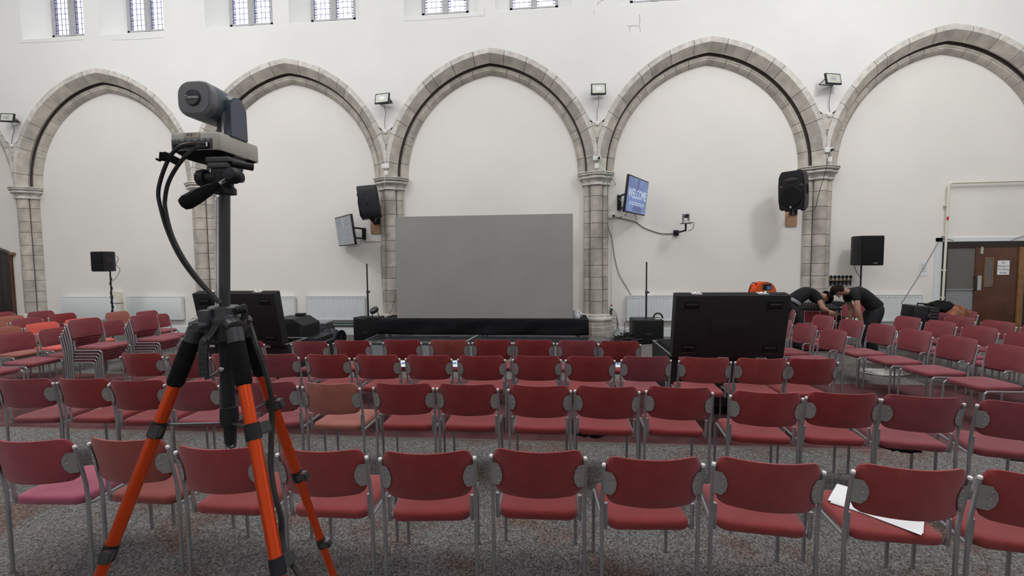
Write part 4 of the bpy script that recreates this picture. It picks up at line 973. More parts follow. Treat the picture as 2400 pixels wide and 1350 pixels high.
MB().box((0, -.05, .55), (.18, .10, 1.10), bev=.01).build('casing', M['cream'], t); MB().box((0, -.055, .80), (.19, .108, .015)).build('joint', M['cabley'], t, smooth=False)

# ================================================================== RIGHT CORNER
c = at(1966, 656, DI)
t = thing('microphone_rack', 'small wooden wall shelf holding six microphones, above the bending men', 'shelf', (c.x, DI, c.z))
MB().box((0, -.06, 0), (.52, .12, .012), bev=.003).build('shelf_board', mat('pale_pine', (.55, .40, .24), .6), t); MB().box((0, -.010, -.05), (.46, .02, .10)).build('back_board', M['grey'], t, smooth=False); MB().box((-.235, -.05, .04), (.012, .08, .07)).build('shelf_end', M['oak'], t, smooth=False)
for k in range(6):
    x = c.x-.205+.082*k; q = thing('microphone', 'black microphone in the wall rack, %s from the left' % ORD[k], 'microphone', (x, DI-.07, c.z+.010), group='microphones in the wall rack')
    MB().ball((0, 0, .058), .032, (1, 1, 1.2), 12).build('grille_ball', M['blackm'], q); MB().cyl((0, 0, .02), (0, 0, .045), .022, .026, 12).build('collar', M['alu'], q); MB().cyl((0, 0, -.14), (0, 0, .02), .012, .021, 12).build('handle', M['black'], q)
# open cardboard box on a chair
t = thing('cardboard_box', 'open brown cardboard box behind the right case lid', 'box', (4.10, 8.93, .468), R(6))
for a in ((0, -.14, .30, .004), (0, .14, .30, .004)): MB().box((0, a[1], .15), (.30, .006, .30)).build('side', M['card'], t, smooth=False)
for s in (-1, 1): MB().box((s*.147, 0, .15), (.006, .28, .30)).build('side', M['card'], t, smooth=False)
MB().box((0, 0, .004), (.3, .28, .008)).build('base', M['card'], t, smooth=False)
MB().box((.20, 0, .345), (.14, .28, .005), (0, R(-35), 0)).build('flap', M['card'], t, smooth=False); MB().box((0, .20, .345), (.30, .14, .005), (R(40), 0, 0)).build('flap', M['card'], t, smooth=False)
MB().box((-.02, -.20, .27), (.30, .13, .005), (R(50), 0, 0)).build('flap', M['card'], t, smooth=False)
for k in range(4): MB().box((-.06+.05*k, -.145, .08), (.03, .001, .03), (0, R(10*k), 0)).build('print_mark', M['jacket'], t, smooth=False)
MB().ball((.02, -.16, .24), .02, (1.6, .6, .7), 8).build('tape_end', M['paper'], t)
# mixer desk on red crate, amp
cx_ = at(1912, 730, 9.25).x
t = thing('wire_crate', 'dark red crate with pale wire frame under the black mixing desk', 'crate', (cx_, 9.25, 0))
MB().box((0, .05, .42), (.62, .40, .78), bev=.01).build('crate_body', M['red'], t)
mb = MB()
for x in (-.30, -.02, .28): mb.cyl((x, -.17, .06), (x, -.17, .80), .006, None, 6)
for z in (.30, .55, .78): mb.cyl((-.31, -.17, z), (.31, -.17, z), .006, None, 6)
mb.build('wire_frame', M['cablew'], t)
for s in (-1, 1): MB().box((s*.25, .05, .015), (.06, .3, .03)).build('foot', M['blackm'], t, smooth=False)
t = thing('mixing_desk', 'flat black mixing desk with knobs in front of the left bending man', 'mixer', (cx_-.02, 9.28, .812))
MB().prism([(-.26, 0), (.26, 0), (.26, .10), (-.26, .03)], .74, Matrix.Translation((-.37, 0, 0)) @ Matrix.Rotation(R(90), 4, 'Z') @ Matrix.Rotation(R(90), 4, 'X')).build('chassis', M['black'], t, smooth=False)
mb = MB(); rnd = random.Random(2)
for i in range(12):
    for j in range(4): mb.cyl((-.33+.058*i, -.18+.10*j, .045+.0135*j), (-.33+.058*i, -.18+.10*j, .075+.0135*j), .010, .008, 6)
mb.build('knobs', M['gun'], t, kind='stuff')
c = at(1957, 725, 9.9)
t = thing('amplifier', 'small black amplifier cabinet between the bending men', 'speaker', (c.x, 9.95, .0), R(8)); MB().box((0, 0, .45), (.30, .30, .88), bev=.015).build('cabinet', M['black'], t); MB().box((0, -.155, .62), (.24, .008, .40), bev=.003).build('grille', M['blackm'], t)
for s in (-1, 1): MB().box((s*.1, 0, .006), (.04, .2, .012)).build('foot', M['rubber'], t, smooth=False)
# rugged case on a chair
t = thing('rugged_case', 'black ribbed rugged case standing on a chair, lead hanging to it', 'case', (6.28, 8.36, .468), R(-12), ry=R(4))
MB().box((-.08, 0, .25), (.22, .40, .48), bev=.02).build('case_half', M['black'], t); MB().box((.10, 0, .25), (.14, .40, .48), bev=.02).build('case_half', M['black'], t)
for k in range(8): MB().box((.10, -.205, .06+.053*k), (.12, .02, .028), bev=.006).build('rib', M['gun'], t)
MB().tube([(-.08, -.06, .49), (-.08, -.06, .53), (.08, -.06, .53), (.08, -.06, .49)], .014, 8).build('handle', M['black'], t)
for k in (0, 1): MB().box((.03, -.21, .14+.2*k), (.05, .02, .07), bev=.005).build('latch', M['gun'], t)
cb = at(2112, 712, 8.34); ct = at(2200, 566, DI-.05)
cable('hanging_lead', [ct, ct*.66+cb*.34+Vector((0, 0, -.03)), ct*.33+cb*.67+Vector((0, 0, -.03)), cb], .007, M['cabley'], 'dark lead running from the black rugged case up to the door frame')
cable('door_lead', [at(2200, 566, DI-.05), at(2215, 560, DI-.06), at(2235, 564, DI-.07)], .006, M['cable'], 'short dark lead over the corner of the door frame')
cable('door_lead', [at(2370, 564, DI-.06), at(2390, 556, DI-.06), at(2420, 548, DI-.06)], .006, M['cable'], 'dark lead over the door frame at the right edge')
# jacket heap
def crumple(name, rx_, ry_, rz_, mt, seed, parent, loc, amp=.18, n=22):
    rnd = random.Random(seed); ph = [rnd.random()*6.28 for _ in range(8)]; rg = []
    for i in range(1, n):
        v = math.pi*i/n
        rg.append([(rx_*math.sin(v)*math.cos(u)*(1+amp*math.sin(3*u+ph[0]+4*v)+amp*.6*math.sin(7*u+ph[1]-5*v)), ry_*math.sin(v)*math.sin(u)*(1+amp*math.sin(4*u+ph[2])), rz_*math.cos(v)*(1+amp*.8*math.sin(5*u+ph[3])+amp*.5*math.sin(11*u+9*v))) for u in (2*math.pi*k/28 for k in range(28))])
    return MB().loft(rg).build(name, mt, parent, loc=loc)
t = thing('jacket', 'crumpled brown jacket with a black lining thrown over a chair', 'jacket', (7.0, 8.65, .466), R(10))
crumple('jacket_body', .32, .20, .23, M['jacket'], 3, t, (0, 0, .24)); crumple('sleeve', .15, .09, .20, M['jacket'], 5, t, (.26, -.05, .18)); crumple('black_lining', .24, .16, .12, M['cloth'], 7, t, (-.14, .02, .42))
# papers on chair seats
def on_seat(ri, i, dx_, dy_, w_, l_, ang, label, mt='paper', mark=False, folded=False):
    c = CH[ri, i]; a = c.rotation_euler.z; v = Vector((dx_, dy_, 0)); v.rotate(Euler((0, 0, a)))
    t = thing('leaflet' if mark else 'paper_sheet', label, 'paper', (c.location.x+v.x, c.location.y+v.y, .4665), a+R(ang))
    MB().box((0, 0, .001), (w_, l_, .002)).build('sheet', M[mt], t, smooth=False)
    if mark: MB().box((-.02, .01, .0026), (w_*.5, l_*.6, .0006)).build('printed_block', M['blue'], t, smooth=False)
    return t
def flat_poly(name, label, pts, mt, cat='paper', z=.4675):
    P4 = [gz(x, y, z) for x, y in pts]; c = sum(P4, Vector())/len(P4)
    t = thing(name, label, cat, c)
    MB().prism([((p-c).x, (p-c).y) for p in P4], .0015).build('sheet', M[mt], t, smooth=False); return t
flat_poly('paper_sheet', 'large white paper sheet lying across a seat in the nearest row, at the right', [(1940, 1172), (2160, 1255), (2172, 1196), (1962, 1134)], 'paper')
flat_poly('paper_sheet', 'second white sheet fanned out just under the large one in the nearest row', [(1946, 1178), (2164, 1251), (2168, 1205), (1975, 1140)], 'paper', z=.4655)
for k, (x, y, s, lb) in enumerate(((946, 852, 12, 'left'), (1064, 852, 12, 'middle'), (1448, 853, 12, 'right'))):
    t = flat_poly('leaflet', f'white leaflet with blue print on a front-row seat, {lb} one of three', [(x-s, y+8), (x+s, y+8), (x+s-1, y-8), (x-s+3, y-8)], 'paper')
    MB().box((.0, -.0, .002), (.06, .10, .001), (0, 0, R(15))).build('printed_block', M['blue'], t, smooth=False)
# torn linings under two seats of the second row
for (ri, i), x in (((1, 13), -.06), ((1, 9), -.12)):
    o = crumple('torn_lining', .12, .10, .035, M['cloth'], 20+i, CH[ri, i], (x, -.10, .402), amp=.35, n=12)

# ================================================================== PEOPLE
def skin_mesh(J, E_, mt, root=0, sub=2, extra=None):
    ks = list(J); me = bpy.data.meshes.new('s'); me.from_pydata([J[k][0] for k in ks], [(ks.index(a), ks.index(b)) for a, b in E_], [])
    o = bpy.data.objects.new('s', me); C.objects.link(o)
    md = o.modifiers.new('k', 'SKIN'); md.use_smooth_shade = True; md.branch_smoothing = .6
    for k, v in zip(ks, me.skin_vertices[0].data): v.radius = (J[k][1], J[k][2] if len(J[k]) > 2 else J[k][1]); v.use_root = (k == ks[root])
    s = o.modifiers.new('u', 'SUBSURF'); s.levels = sub
    dg = bpy.context.evaluated_depsgraph_get(); m2 = bpy.data.meshes.new_from_object(o.evaluated_get(dg)); bpy.data.objects.remove(o)
    return m2
def hand(mb, w_, d, side, n):      # wrist, pointing direction, palm normal
    d = d.normalized(); n = (n-d*n.dot(d)).normalized(); s = d.cross(n)
    mb.loft([[w_+d*a+s*(b*math.cos(t))+n*(c*math.sin(t)) for t in (2*math.pi*k/10 for k in range(10))] for a, b, c in ((-.02, .026, .020), (.02, .036, .017), (.06, .043, .016), (.092, .040, .013))])
    for k, ln in enumerate((.066, .075, .070, .055)):
        r0 = w_+d*.082+s*(-.031+.0205*k)
        mb.tube([r0-d*.02, r0+d*ln*.4+n*.004, r0+d*ln*.72+n*.020, r0+d*ln*.85+n*.042], [.0095, .009, .008, .0065], 7)
    r0 = w_+d*.025-s*.03*side
    mb.tube([r0, r0+d*.03-s*.025*side+n*.01, r0+d*.055-s*.03*side+n*.025], [.012, .011, .008], 7)
def person(label, Yp, px, shirt_edges_cfg, handside, facing, waistband=False, ph=None):
    A_ = lambda x, y, dy=0: at(x, y, Yp+dy)
    pel = A_(*px['pelvis']); base = Vector((pel.x, pel.y, 0))
    t = thing('person', label, 'person', base)
    q = lambda k, dy=0: A_(px[k][0], px[k][1], px[k][2] if len(px[k]) > 2 else 0)-base
    fx = facing          # -1 looks left, +1 right (in the photograph)
    pelv, wai, che, nek, hd = q('pelvis'), q('waist'), q('chest'), q('neck'), q('head')
    up = (hd-nek).normalized()
    crown = hd+up*.085
    J = {'pelvis': (pelv, .10, .10), 'waist': (wai, .085, .095), 'chest': (che, .095, .11), 'base': (che*.35+nek*.65, .065, .075), 'neck': (nek, .052), 'jaw': (nek*.45+hd*.55, .068), 'head': (hd, .100, .092), 'crown': (crown, .068)}
    E_ = [('pelvis', 'waist'), ('waist', 'chest'), ('chest', 'base'), ('base', 'neck'), ('neck', 'jaw'), ('jaw', 'head'), ('head', 'crown')]
    hands = []
    for s, sy in (('n', -.17), ('f', .17)):
        sh = che*.45+nek*.55+Vector((0, sy*.85, -.02)); el, wr = q('elbow_'+s), q('wrist_'+s)
        J['sh'+s] = (sh, .050); J['el'+s] = (el, .050); J['fa'+s] = (el*.65+wr*.35, .050); J['wr'+s] = (wr, .032)
        E_ += [('base', 'sh'+s), ('sh'+s, 'el'+s), ('el'+s, 'fa'+s), ('fa'+s, 'wr'+s)]; hands.append((wr, wr-el, s))
        hp = pelv+Vector((0, sy*.5, -.05)); kn = q('knee'); kn.y = hp.y+(.02); an = q('ankle'); an.y = kn.y; an.z = .09
        J['hip'+s] = (hp, .08); J['kn'+s] = (kn, .062); J['ca'+s] = (kn*.7+an*.3, .058); J['an'+s] = (an, .04)
        E_ += [('pelvis', 'hip'+s), ('hip'+s, 'kn'+s), ('kn'+s, 'ca'+s), ('ca'+s, 'an'+s)]
    me = skin_mesh(J, E_, M['skin'])
    mb = MB(); mb.bm.from_mesh(me)
    for wr, d, s in hands: hand(mb, wr, d, 1 if s == 'n' else -1, Vector((0, 1, .2)) if s == 'n' else Vector((0, -1, .2)))
    fdir = Vector((fx*.35, -.05, -1)).normalized()
    fdir = (fdir-up*fdir.dot(up)).normalized(); sd = up.cross(fdir)
    mb.tube([hd+fdir*.075+up*.015, hd+fdir*.105-up*.012, hd+fdir*.08-up*.028], [.008, .014, .010], 7)     # nose
    mb.tube([hd+fdir*.082-up*.05-sd*.022, hd+fdir*.086-up*.05, hd+fdir*.082-up*.05+sd*.022], [.004, .007, .004], 6)
    for s in (-1, 1): mb.ball(hd+sd*s*.083-up*.005, .028, (.45, .5, 1), 8)
    mb.build('body', M['skin'], t, ang=180)
    for s in (-1, 1): MB().ball(hd+fdir*.078+sd*s*.032+up*.012, .011, n=8).build('eye', M['cap'], t)
    # hair
    mb = MB(); rg = []
    mb.ball((0, 0, 0), .1, (1, 1, 1), 16); rot = Matrix((sd, -fdir, up)).transposed().to_4x4()
    for v in list(mb.bm.verts):
        c = v.co
        if c.z < -.045 or (-c.y > .035 and c.z < .035): mb.bm.verts.remove(v)
        else: v.co = (rot @ Vector((c.x*1.10, c.y*1.16+.008, c.z*1.34)))+hd+up*.012
    h = mb.build('hair', M['hair'], t); h.modifiers.new('s', 'SOLIDIFY').thickness = .012
    # t-shirt and trousers
    g = .016
    S_ = {k: (J[k][0], *(r+g for r in J[k][1:])) for k in ('pelvis', 'waist', 'chest', 'base')}
    S_['waist'] = (wai, .135, .15); S_['chest'] = (che, .148, .168); S_['base'] = (che*.35+nek*.65, .10, .115)
    S_['pelvis'] = (pelv*1.0+wai*.0, .168, .172); S_['coll'] = (nek*.95+che*.05, .066)
    SE = [('waist', 'pelvis'), ('waist', 'chest'), ('chest', 'base'), ('base', 'coll')]
    for s in 'nf':
        S_['sh'+s] = (J['sh'+s][0], .085); S_['sl'+s] = (J['sh'+s][0]*.45+J['el'+s][0]*.55, .078); SE += [('base', 'sh'+s), ('sh'+s, 'sl'+s)]
    mm = skin_mesh({k: S_[k] for k in ['waist', 'pelvis', 'chest', 'base', 'coll', 'shn', 'sln', 'shf', 'slf']}, SE, None); mb = MB(); mb.bm.from_mesh(mm); mb.build('tshirt', M['shirt'], t, ang=180)
    T_ = {'pelvis': (pelv, .165, .17), 'waist': (pelv*.55+wai*.45, .155, .16)}; TE = [('pelvis', 'waist')]
    for s in 'nf':
        for k, r in (('hip', .135), ('kn', .095), ('ca', .085)): T_[k+s] = (J[k+s][0], r)
        T_['an'+s] = (J['an'+s][0]+Vector((0, 0, -.02)), .065); TE += [('pelvis', 'hip'+s), ('hip'+s, 'kn'+s), ('kn'+s, 'ca'+s), ('ca'+s, 'an'+s)]
    mm = skin_mesh(T_, TE, None); mb = MB(); mb.bm.from_mesh(mm); mb.build('trousers', M['trouser'], t, ang=180)
    for s in 'nf':
        a = J['an'+s][0]; mb = MB(); mb.loft([[(a.x+fx*(.03)+u*lx, a.y+v*wx, z) for u, v in rrect(2, 2, .8, 3)] for z, lx, wx in ((0, .135, .047), (.025, .138, .05), (.06, .12, .045), (.095, .06, .04))]); mb.build('shoe', M['blackm'], t)
    if waistband:
        c = pelv*.62+wai*.38; ax = (wai-pelv).normalized()
        Mx = Matrix.Translation(c) @ ax.to_track_quat('Z', 'Y').to_matrix().to_4x4()
        MB().lathe([(.158, -.03), (.164, -.02), (.164, .02), (.158, .03)], 24, Mx).build('waistband', M['grey'], t)
    return t
person('man in black T-shirt bending right over the mixing desk', 9.05, {'pelvis': (1851, 712), 'waist': (1864, 694), 'chest': (1892, 686), 'neck': (1918, 690), 'head': (1932, 697), 'elbow_n': (1928, 722, -.25), 'wrist_n': (1943, 730, -.28),
        'elbow_f': (1930, 720, .20), 'wrist_f': (1950, 730, .10), 'knee': (1870, 765), 'ankle': (1862, 810)}, None, 1, 1, True)
person('man in black T-shirt and black trousers bending left, arm reaching down', 8.75, {'pelvis': (2052, 722), 'waist': (2040, 700), 'chest': (2008, 686), 'neck': (1984, 684), 'head': (1966, 683), 'elbow_n': (2010, 727, -.22), 'wrist_n': (2020, 758, -.22),
        'elbow_f': (1995, 725, .20), 'wrist_f': (1992, 752, .15), 'knee': (2030, 775), 'ankle': (2045, 815)}, None, 1, -1)

# ================================================================== TRIPOD WITH CAMERA
hub = at(527, 756, 1.0); base = Vector((hub.x, hub.y, 0)); zh = hub.z
T = thing('camera_tripod', 'tall tripod with orange legs and black foam grips in the left foreground', 'tripod', base)
rl = lambda x, y, Y=1.0: at(x, y, Y)-base
zt_ = rl(530, 447).z
zcl = rl(528, 970).z
# centre column and gear rack
tx = rl(527, 447).x; ta = math.atan(tx/(zt_-zh))
MB().cyl((0, 0, zcl-.02-zh), (0, 0, zt_-zh), .0112, None, 20).build('centre_column', M['gun'], T, loc=(0, 0, zh)).rotation_euler = (0, ta, 0)
mb = MB(); mb.box((-.0125, -.003, (zt_-zh)/2+.01), (.006, .010, zt_-zh-.05))
for k in range(64): mb.box((-.0165, -.003, .03+k*(zt_-zh-.05)/64), (.005, .010, .0024))
mb.build('gear_rack', M['wplastic'], T, smooth=False, loc=(0, 0, zh)).rotation_euler = (0, ta, 0)
MB().cyl((0, 0, zh-.10), (0, 0, zh-.03), .0145, None, 18).cyl((0, 0, zcl), (0, 0, zh-.10), .0145, .0140, 18).build('column_sleeve', M['black'], T)
# hub
MB().lathe([(.02, -.045), (.035, -.04), (.045, -.015), (.045, .012), (.036, .02), (.034, .036), (.030, .04), (.015, .04)], 24, Matrix.Translation((0, 0, zh))).build('hub', M['gun'], T)
MB().box((-.012, -.045, zh+.01), (.022, .02, .05), bev=.004).cyl((-.012, -.05, zh+.0), (-.012, -.075, zh+.0), .012, .010, 12).build('column_lock', M['gun'], T)
TL, OFF = 21, -5
legs = []
for ph, nm in ((210, 'left'), (330, 'right'), (90, 'rear')):
    a = R(ph+OFF); d = Vector((math.cos(a), math.sin(a), 0)); Rf = zh*math.tan(R(TL))
    p0 = d*.055+Vector((0, 0, zh-.005)); foot = d*(.05+Rf); u = (foot-p0); Lg = u.length; u.normalize()
    s = Vector((-d.y, d.x, 0))
    # yoke on the hub
    MB().tube([d*.02+Vector((0, 0, zh+.002)), d*.045+Vector((0, 0, zh+.002)), p0+d*.012], [.021, .021, .018], 12, flat=.8).build('leg_yoke', M['gun'], T)
    leg = bpy.data.objects.new('leg', None)
    def qy(yy):
        lo, hi = .01, 1.3
        for _ in range(30):
            mi = (lo+hi)/2
            if pj(base+p0+u*mi)[1] < yy: lo = mi
            else: hi = mi
        return lo
    qg, qs = {'left': (qy(903), (qy(1005), qy(1292))), 'right': (qy(903), (qy(1012), qy(1327))), 'rear': (qy(876), (qy(945), qy(1113), qy(1270)))}[nm]
    l = MB().cyl(p0+u*(qg-.02), p0+u*qs[1], .0135, .0135, 18).build('leg', M['orange'], T)
    MB().cyl(p0+u*.005, p0+u*.038, .0185, .0180, 16).build('leg_socket', M['gun'], l)
    MB().tube([p0+u*.034, p0+u*.040, p0+u*.09, p0+u*(qg-.006), p0+u*qg], [.0165, .0182, .0186, .0176, .015], 18).build('foam_grip', M['rubber'], l)
    MB().cyl(p0+u*(qs[1]-.01), p0+u*1.05, .0118, .0118, 16).build('leg_section', M['orange'], l); MB().cyl(p0+u*1.03, p0+u*(Lg-.03), .0098, .0098, 16).build('leg_section', M['orange'], l)
    for q, r in zip(tuple(qs)+(1.06, 1.35), (.0162, .0155, .0145, .0135, .013)):
        c = p0+u*q
        MB().cyl(c-u*.018, c+u*.018, r, r*1.02, 16).build('clamp', M['black'], l)
        out = s if nm != 'left' else -s
        if nm == 'right': out = s
        if nm == 'rear': out = -s
        v = out*-1 if nm == 'left' else out
        mbx = MB(); Q = Matrix.Translation(c+v*(r*.9)+d*(-.004)) @ Matrix((v, u.cross(v).normalized(), u)).transposed().to_4x4() @ Matrix.Rotation(R(8), 4, 'Y')
        r_ = bmesh.ops.create_cube(mbx.bm, size=1, matrix=Q @ Matrix.Diagonal((.046, .020, .026, 1)).to_4x4()); bmesh.ops.bevel(mbx.bm, geom=list(mbx.bm.edges), offset=.003, segments=2, affect='EDGES')
        lv = mbx.build('clamp_lever', M['gun'], l)
    MB().ball(foot+Vector((0, 0, .022)), .022, (1, 1, 1), 12).build('rubber_foot', M['rubber'], l)
    legs.append((nm, p0, u))
    # spreader bar
    cs = Vector((0, 0, zcl-.022)); c = p0+u*qs[0]+u*-.01; MB().tube([cs, c], .0048, 6, flat=.6).build('spreader_bar', M['gun'], T)
    if 0: MB().box(((c+Vector((0, 0, c.z)))*0+(c*.5+Vector((0, 0, zh-.285))*.5)), ((c-Vector((0, 0, zh-.285))).length, .009, .006), (0, -math.asin((c.z-(zh-.285))/(c-Vector((0, 0, zh-.285))).length), a)).build('spreader_bar', M['gun'], T, smooth=False)
# lower column parts
MB().lathe([(.012, -.03), (.024, -.028), (.026, 0), (.024, .03), (.022, .032), (.012, .032)], 22, Matrix.Translation((0, 0, zcl-.005)) @ Matrix.Scale(.78, 4)).build('spreader_collar', M['black'], T)
MB().lathe([(.004, -.065), (.016, -.055), (.018, 0), (.010, .0)], 18, Matrix.Translation((0, 0, zcl-.025)) @ Matrix.Scale(.8, 4)).build('column_foot', M['black'], T)
MB().tube([(-.010, 0, zcl-.062), (-.012, 0, zcl-.075), (0, 0, zcl-.084), (.010, 0, zcl-.08), (.012, 0, zcl-.058)], .0028, 8).build('ballast_hook', M['gun'], T)
# carry strap hanging left of the column, crank
hs = [rl(507, 764, .95), rl(492, 785, .945), rl(480, 800, .94), rl(476, 840, .94), rl(478, 884, .945)]
mb = MB(); pts = smoothpath(hs, 4); rg = []
for i, p_ in enumerate(pts):
    wv = .007+.004*min(1, i/6); rg.append([p_+Vector((-wv, -.003, 0)), p_+Vector((wv, -.003, 0)), p_+Vector((wv, .003, 0)), p_+Vector((-wv, .003, 0))])
mb.loft(rg).build('carry_strap', M['dirtyw'], T)
mb = MB()
for p_ in pts[7:-1]:
    for s in (-1, 1): mb.ball(p_+Vector((s*.004, -.0035, 0)), .0011, n=6)
mb.build('strap_holes', M['blackm'], T)
MB().ball(rl(479, 800, .935), .0065, (1, .3, 1), 10).build('strap_rivet', M['gun'], T)
MB().tube([rl(480, 888, .945), rl(495, 882, .955), rl(518, 866, .985)], .0035, 8).build('strap_link', M['gun'], T); MB().ball(rl(519, 866, .98), .006, n=8).build('link_screw', M['screw'], T)
MB().cyl(rl(555, 728, .99), rl(577, 722, 1.0), .009, .011, 12).cyl(rl(572, 715, 1.0), rl(574, 748, 1.0), .006, .008, 8).build('column_crank', M['black'], T)
# pan head
zc_ = rl(540, 435).z; ztp = rl(540, 352, 1.06).z
head = MB().lathe([(.012, -.010), (.024, -.008), (.024, .004), (.019, .010), (.019, .018), (.020, .024), (.020, .036), (.015, .040)], 22, Matrix.Translation((0, 0, zt_))).build('pan_head', M['black'], T, loc=(tx, 0, 0))
MB().cyl((-.040, .0, zt_+.030), (.042, .0, zt_+.030), .013, None, 16).box((0, .01, zt_+.04), (.05, .045, .022), bev=.005).build('tilt_axis', M['black'], head)
MB().lathe([(.005, 0), (.019, .002), (.021, .01), (.019, .02), (.006, .022)], 10, Matrix.Translation((-.040, 0, zt_+.030)) @ Matrix.Rotation(R(-90), 4, 'Y')).build('tilt_knob', M['black'], head)
MB().lathe([(.006, 0), (.017, .001), (.019, .012), (.014, .024), (.004, .026)], 14, Matrix.Translation((.038, -.012, zt_+.028)) @ Matrix.Rotation(R(80), 4, 'X')).build('pan_knob', M['black'], head)
MB().box((-.004, .012, zt_+.056), (.050, .055, .012), bev=.003).box((-.004, .015, zt_+.069), (.058, .062, .012), bev=.003).build('quick_plate', M['gun'], head)
MB().cyl((.02, .0, zt_+.062), (.052, .03, zt_+.058), .0085, None, 12).build('plate_lever', M['black'], head)
h0, h1 = rl(536, 417, .985), rl(513, 431, .965); h2 = rl(424, 482, .915)
MB().cyl(h0, h1, .0042, None, 12).build('handle_rod', M['chrome'], T)
dv = h2-h1
MB().tube([h1, h1+dv*.06, h1+dv*.3, h1+dv*.6, h1+dv*.85, h1+dv*.97, h2], [.007, .0085, .0125, .0155, .0160, .012, .004], 18).build('pan_handle', M['rubber'], T)
mb = MB()
for s in (-1, 0, 1): mb.tube([h1+dv*.12+Vector((0, -.011, s*.004)), h1+dv*.4+Vector((0, -.0155, s*.007)), h1+dv*.72+Vector((0, -.0165, s*.006))], .0012, 5)
mb.build('grip_rib', M['gun'], T)

# camera
bz = at(454, 352, 1.0).z; bx = (at(396, 330, 1.0).x+at(512, 330, 1.0).x)/2; bw = at(512, 330, 1.0).x-at(396, 330, 1.0).x; bd = .150; bh = .042
K = thing('ptz_camera', 'pan-tilt video camera in the foreground, silver base, dark barrel head', 'camera', (bx, 1.0+bd/2, bz), 0)
pl_ = rrect(bw, bd, .012, 4)
MB().loft([[(x*s, y*s, z) for x, y in pl_] for z, s in ((0, .985), (.003, 1), (bh-.006, 1), (bh-.001, .985), (bh, .95))]).build('base', M['ptzb'], K, ang=40)
MB().loft([[(x*s, y*s, z) for x, y in pl_] for z, s in ((-.016, .62), (-.014, .70), (-.001, .93), (.001, .97))]).build('underside', M['blackm'], K)
MB().box((-.004, -bd/2-.0005, .014), (bw*.82, .003, .024), bev=.003).build('port_panel', M['gun'], K)
for k in range(6): MB().box((-.042+.0155*k, -bd/2-.0035, .010), (.0105, .003, .0075 if k < 5 else .011), bev=.0008).build('port', M['blackm'], K)
MB().box((.036, -bd/2-.004, .011), (.004, .003, .010)).build('network_jack', M['wplastic'], K, smooth=False)
for k, s_ in enumerate(('DC 12V', 'RS232', 'RS485', 'HDMI', 'USB', 'LAN')): lettering('lettering', s_, .0042, M['cap'], K, (-.043+.0162*k, -bd/2-.0026, .0225), (R(90), 0, 0), ext=.0001)
MB().box((-.004, -bd/2-.0008, .034), (.040, .0012, .011)).build('label_strip', M['cap'], K, smooth=False).data.materials[0] = mat('label_tape', (.50, .42, .34), .6)
lettering('lettering', 'PTZ 1', .0085, M['ink'], K, (-.004, -bd/2-.0017, .034), (R(90), 0, 0), ext=.0002)
MB().box((bw*.40, .0, -.0085), (.030, .04, .0012), (0, R(-28), 0)).build('serial_label', M['cabley'], K, smooth=False)
hz_ = at(455, 230, 1.0).z-bz; hx = at(455, 230, 1.0).x-bx
sq = rrect(.088, .082, .031, 6)
def hd_(y, s): return [(hx+x*s, y, hz_+z*s) for x, z in sq]
y0 = -bd/2-.000; sp_ = Matrix.Rotation(R(0), 4, 'X')
HD = MB().loft([hd_(y0, .90), hd_(y0+.003, .97), hd_(y0+.010, 1.0), hd_(y0+.018, 1.0)]).build('head_ring', M['ring'], K)
MB().loft([hd_(y0+.018, .985), hd_(y0+.03, 1.0), hd_(y0+.100, .96), hd_(y0+.112, .88)]).build('barrel', M['ptz'], K)
MB().loft([hd_(y0+.002, .86), hd_(y0-.002, .83), hd_(y0-.003, .5)]).build('rear_face', M['ring'], HD)
MB().lathe([(.001, .004), (.0165, .005), (.0185, .002), (.0185, 0)], 28, Matrix.Translation((hx, y0-.003, hz_)) @ Matrix.Rotation(R(90), 4, 'X')).build('rear_disc', M['gun'], HD)
lettering('lettering', 'Tenveo', .0110, M['wplastic'], K, (hx+.001, y0-.0087, hz_), (R(90), 0, 0), ext=.0003)
MB().cyl((hx, y0+.110, hz_), (hx, y0+.116, hz_), .028, None, 20).build('lens', M['lens'], K)
# side arm of the head
ax_ = at(534, 300, 1.06).x-bx
ay = y0+.070; zt2 = at(535, 222, 1.05).z-bz
def armpoly(w_, h_, r): return [(-w_/2*1.12, 0), (w_/2*1.12, 0), (w_/2, h_-r)]+[(w_/2-r+r*math.cos(R(a)), h_-r+r*math.sin(R(a))) for a in (20, 45, 70, 90)]+[(-w_/2+r-r*math.sin(R(a)), h_-r+r*math.cos(R(a))) for a in (0, 20, 45, 70)]+[(-w_/2, h_-r)]
AM = Matrix.Translation((ax_+.008, ay, bh-.002)) @ Matrix.Rotation(R(90), 4, 'Z') @ Matrix.Rotation(R(90), 4, 'X')
MB().prism(armpoly(.056, zt2-bh, .026), .015, AM, .0025).build('side_arm', M['ptz'], K)
AM2 = Matrix.Translation((ax_-.012, ay, bh-.002)) @ Matrix.Rotation(R(90), 4, 'Z') @ Matrix.Rotation(R(90), 4, 'X')
MB().prism(armpoly(.060, zt2-bh+.002, .027), .014, AM2, .002).build('arm_trim', M['gun'], K)
MB().prism(armpoly(.063, zt2-bh+.003, .028), .006, Matrix.Translation((ax_+.002, ay, bh-.002)) @ Matrix.Rotation(R(90), 4, 'Z') @ Matrix.Rotation(R(90), 4, 'X')).build('arm_strip', M['alu'], K)
MB().cyl((hx+.03, ay, hz_), (ax_, ay, hz_), .02, None, 16).build('pivot', M['gun'], K)
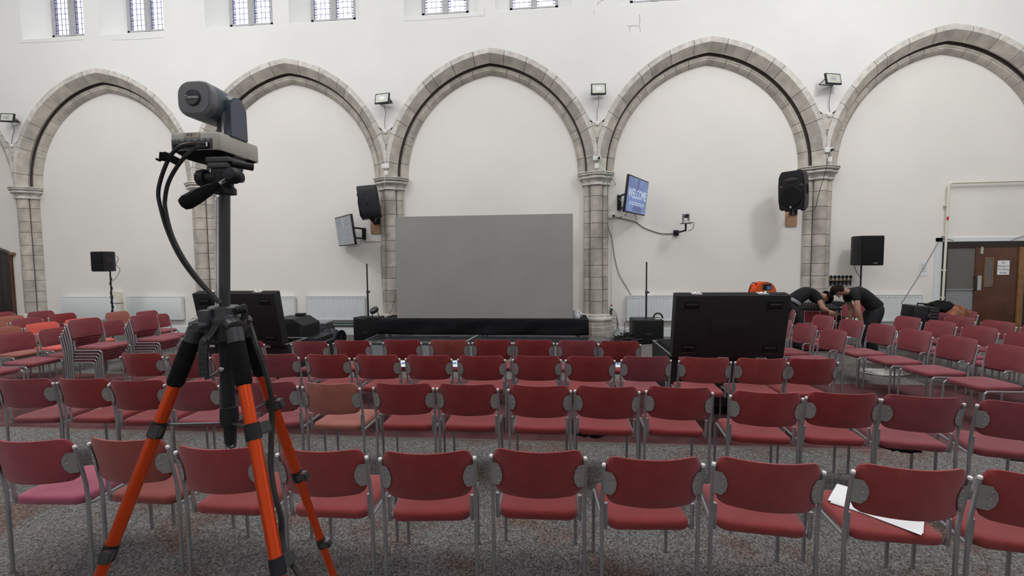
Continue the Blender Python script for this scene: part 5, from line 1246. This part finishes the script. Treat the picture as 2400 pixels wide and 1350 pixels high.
MB().lathe([(.02, 0), (.040, 0), (.037, .006), (.02, .007)], 26, Matrix.Translation((.0, 0, bh-.001))).build('turntable', M['gun'], K)
# its leads
Yc = .97
c1 = [at(470, 343, .995), at(448, 338, .975), at(420, 345, Yc), at(398, 368, Yc), at(380, 410, Yc), at(371, 450, Yc), at(376, 485, Yc), at(392, 540, Yc), at(420, 600, Yc), at(460, 655, Yc), at(512, 708, Yc)]
c2 = [at(482, 345, .995), at(462, 345, .98), at(436, 365, Yc-.004), at(412, 395, Yc-.004), at(394, 430, Yc-.004), at(387, 465, Yc), at(388, 492, Yc), at(402, 548, Yc), at(430, 605, Yc), at(470, 660, Yc), at(518, 712, Yc)]
cable('camera_cable', c1, .0046, M['cable'], 'thick black cable arcing left from the foreground camera, outer of two')
cable('camera_cable', c2, .0042, M['cable'], 'thick black cable arcing left from the foreground camera, inner of two')
t = thing('cable_tie', 'black hook-and-loop strap binding the two camera cables', 'strap', at(403, 372, Yc-.002), 0)
MB().box((0, 0, 0), (.040, .016, .016), (0, R(28), 0), bev=.004).build('band', M['cloth'], t); MB().tube([(-.017, 0, .004), (-.028, -.002, -.004), (-.036, -.002, 0)], .0028, 6).build('tail', M['cloth'], t)
MB().tube([(-.019, .0, .014), (-.022, 0, -.004)], .008, 8).build('loop', M['cloth'], t)
lst = [(588, 770, 1.02), (600, 810, 1.0), (618, 860, 1.0), (633, 920, 1.0), (636, 980, 1.0), (634, 1040, .98), (634, 1100, .96), (644, 1160, .94), (657, 1210, .93), (660, 1260, .92), (672, 1300, .9), (700, 1345, .88), (740, 1400, .86), (700, 1500, .8)]
cable('trailing_cable', [at(x, y, Y) for x, y, Y in lst], .0052, M['cable'], 'black cable hanging down between the front and rear tripod legs')
lst2 = [(x+3, y+4, Y+.012) for x, y, Y in lst]
cable('trailing_cable', [at(x, y, Y) for x, y, Y in lst2], .0048, M['cable'], 'second black cable hanging close behind the first along the tripod')
# nothing may stay without a thing's properties
for o in list(C.objects):
    if o.parent is None and o.type == 'EMPTY' and not o.children: bpy.data.objects.remove(o)
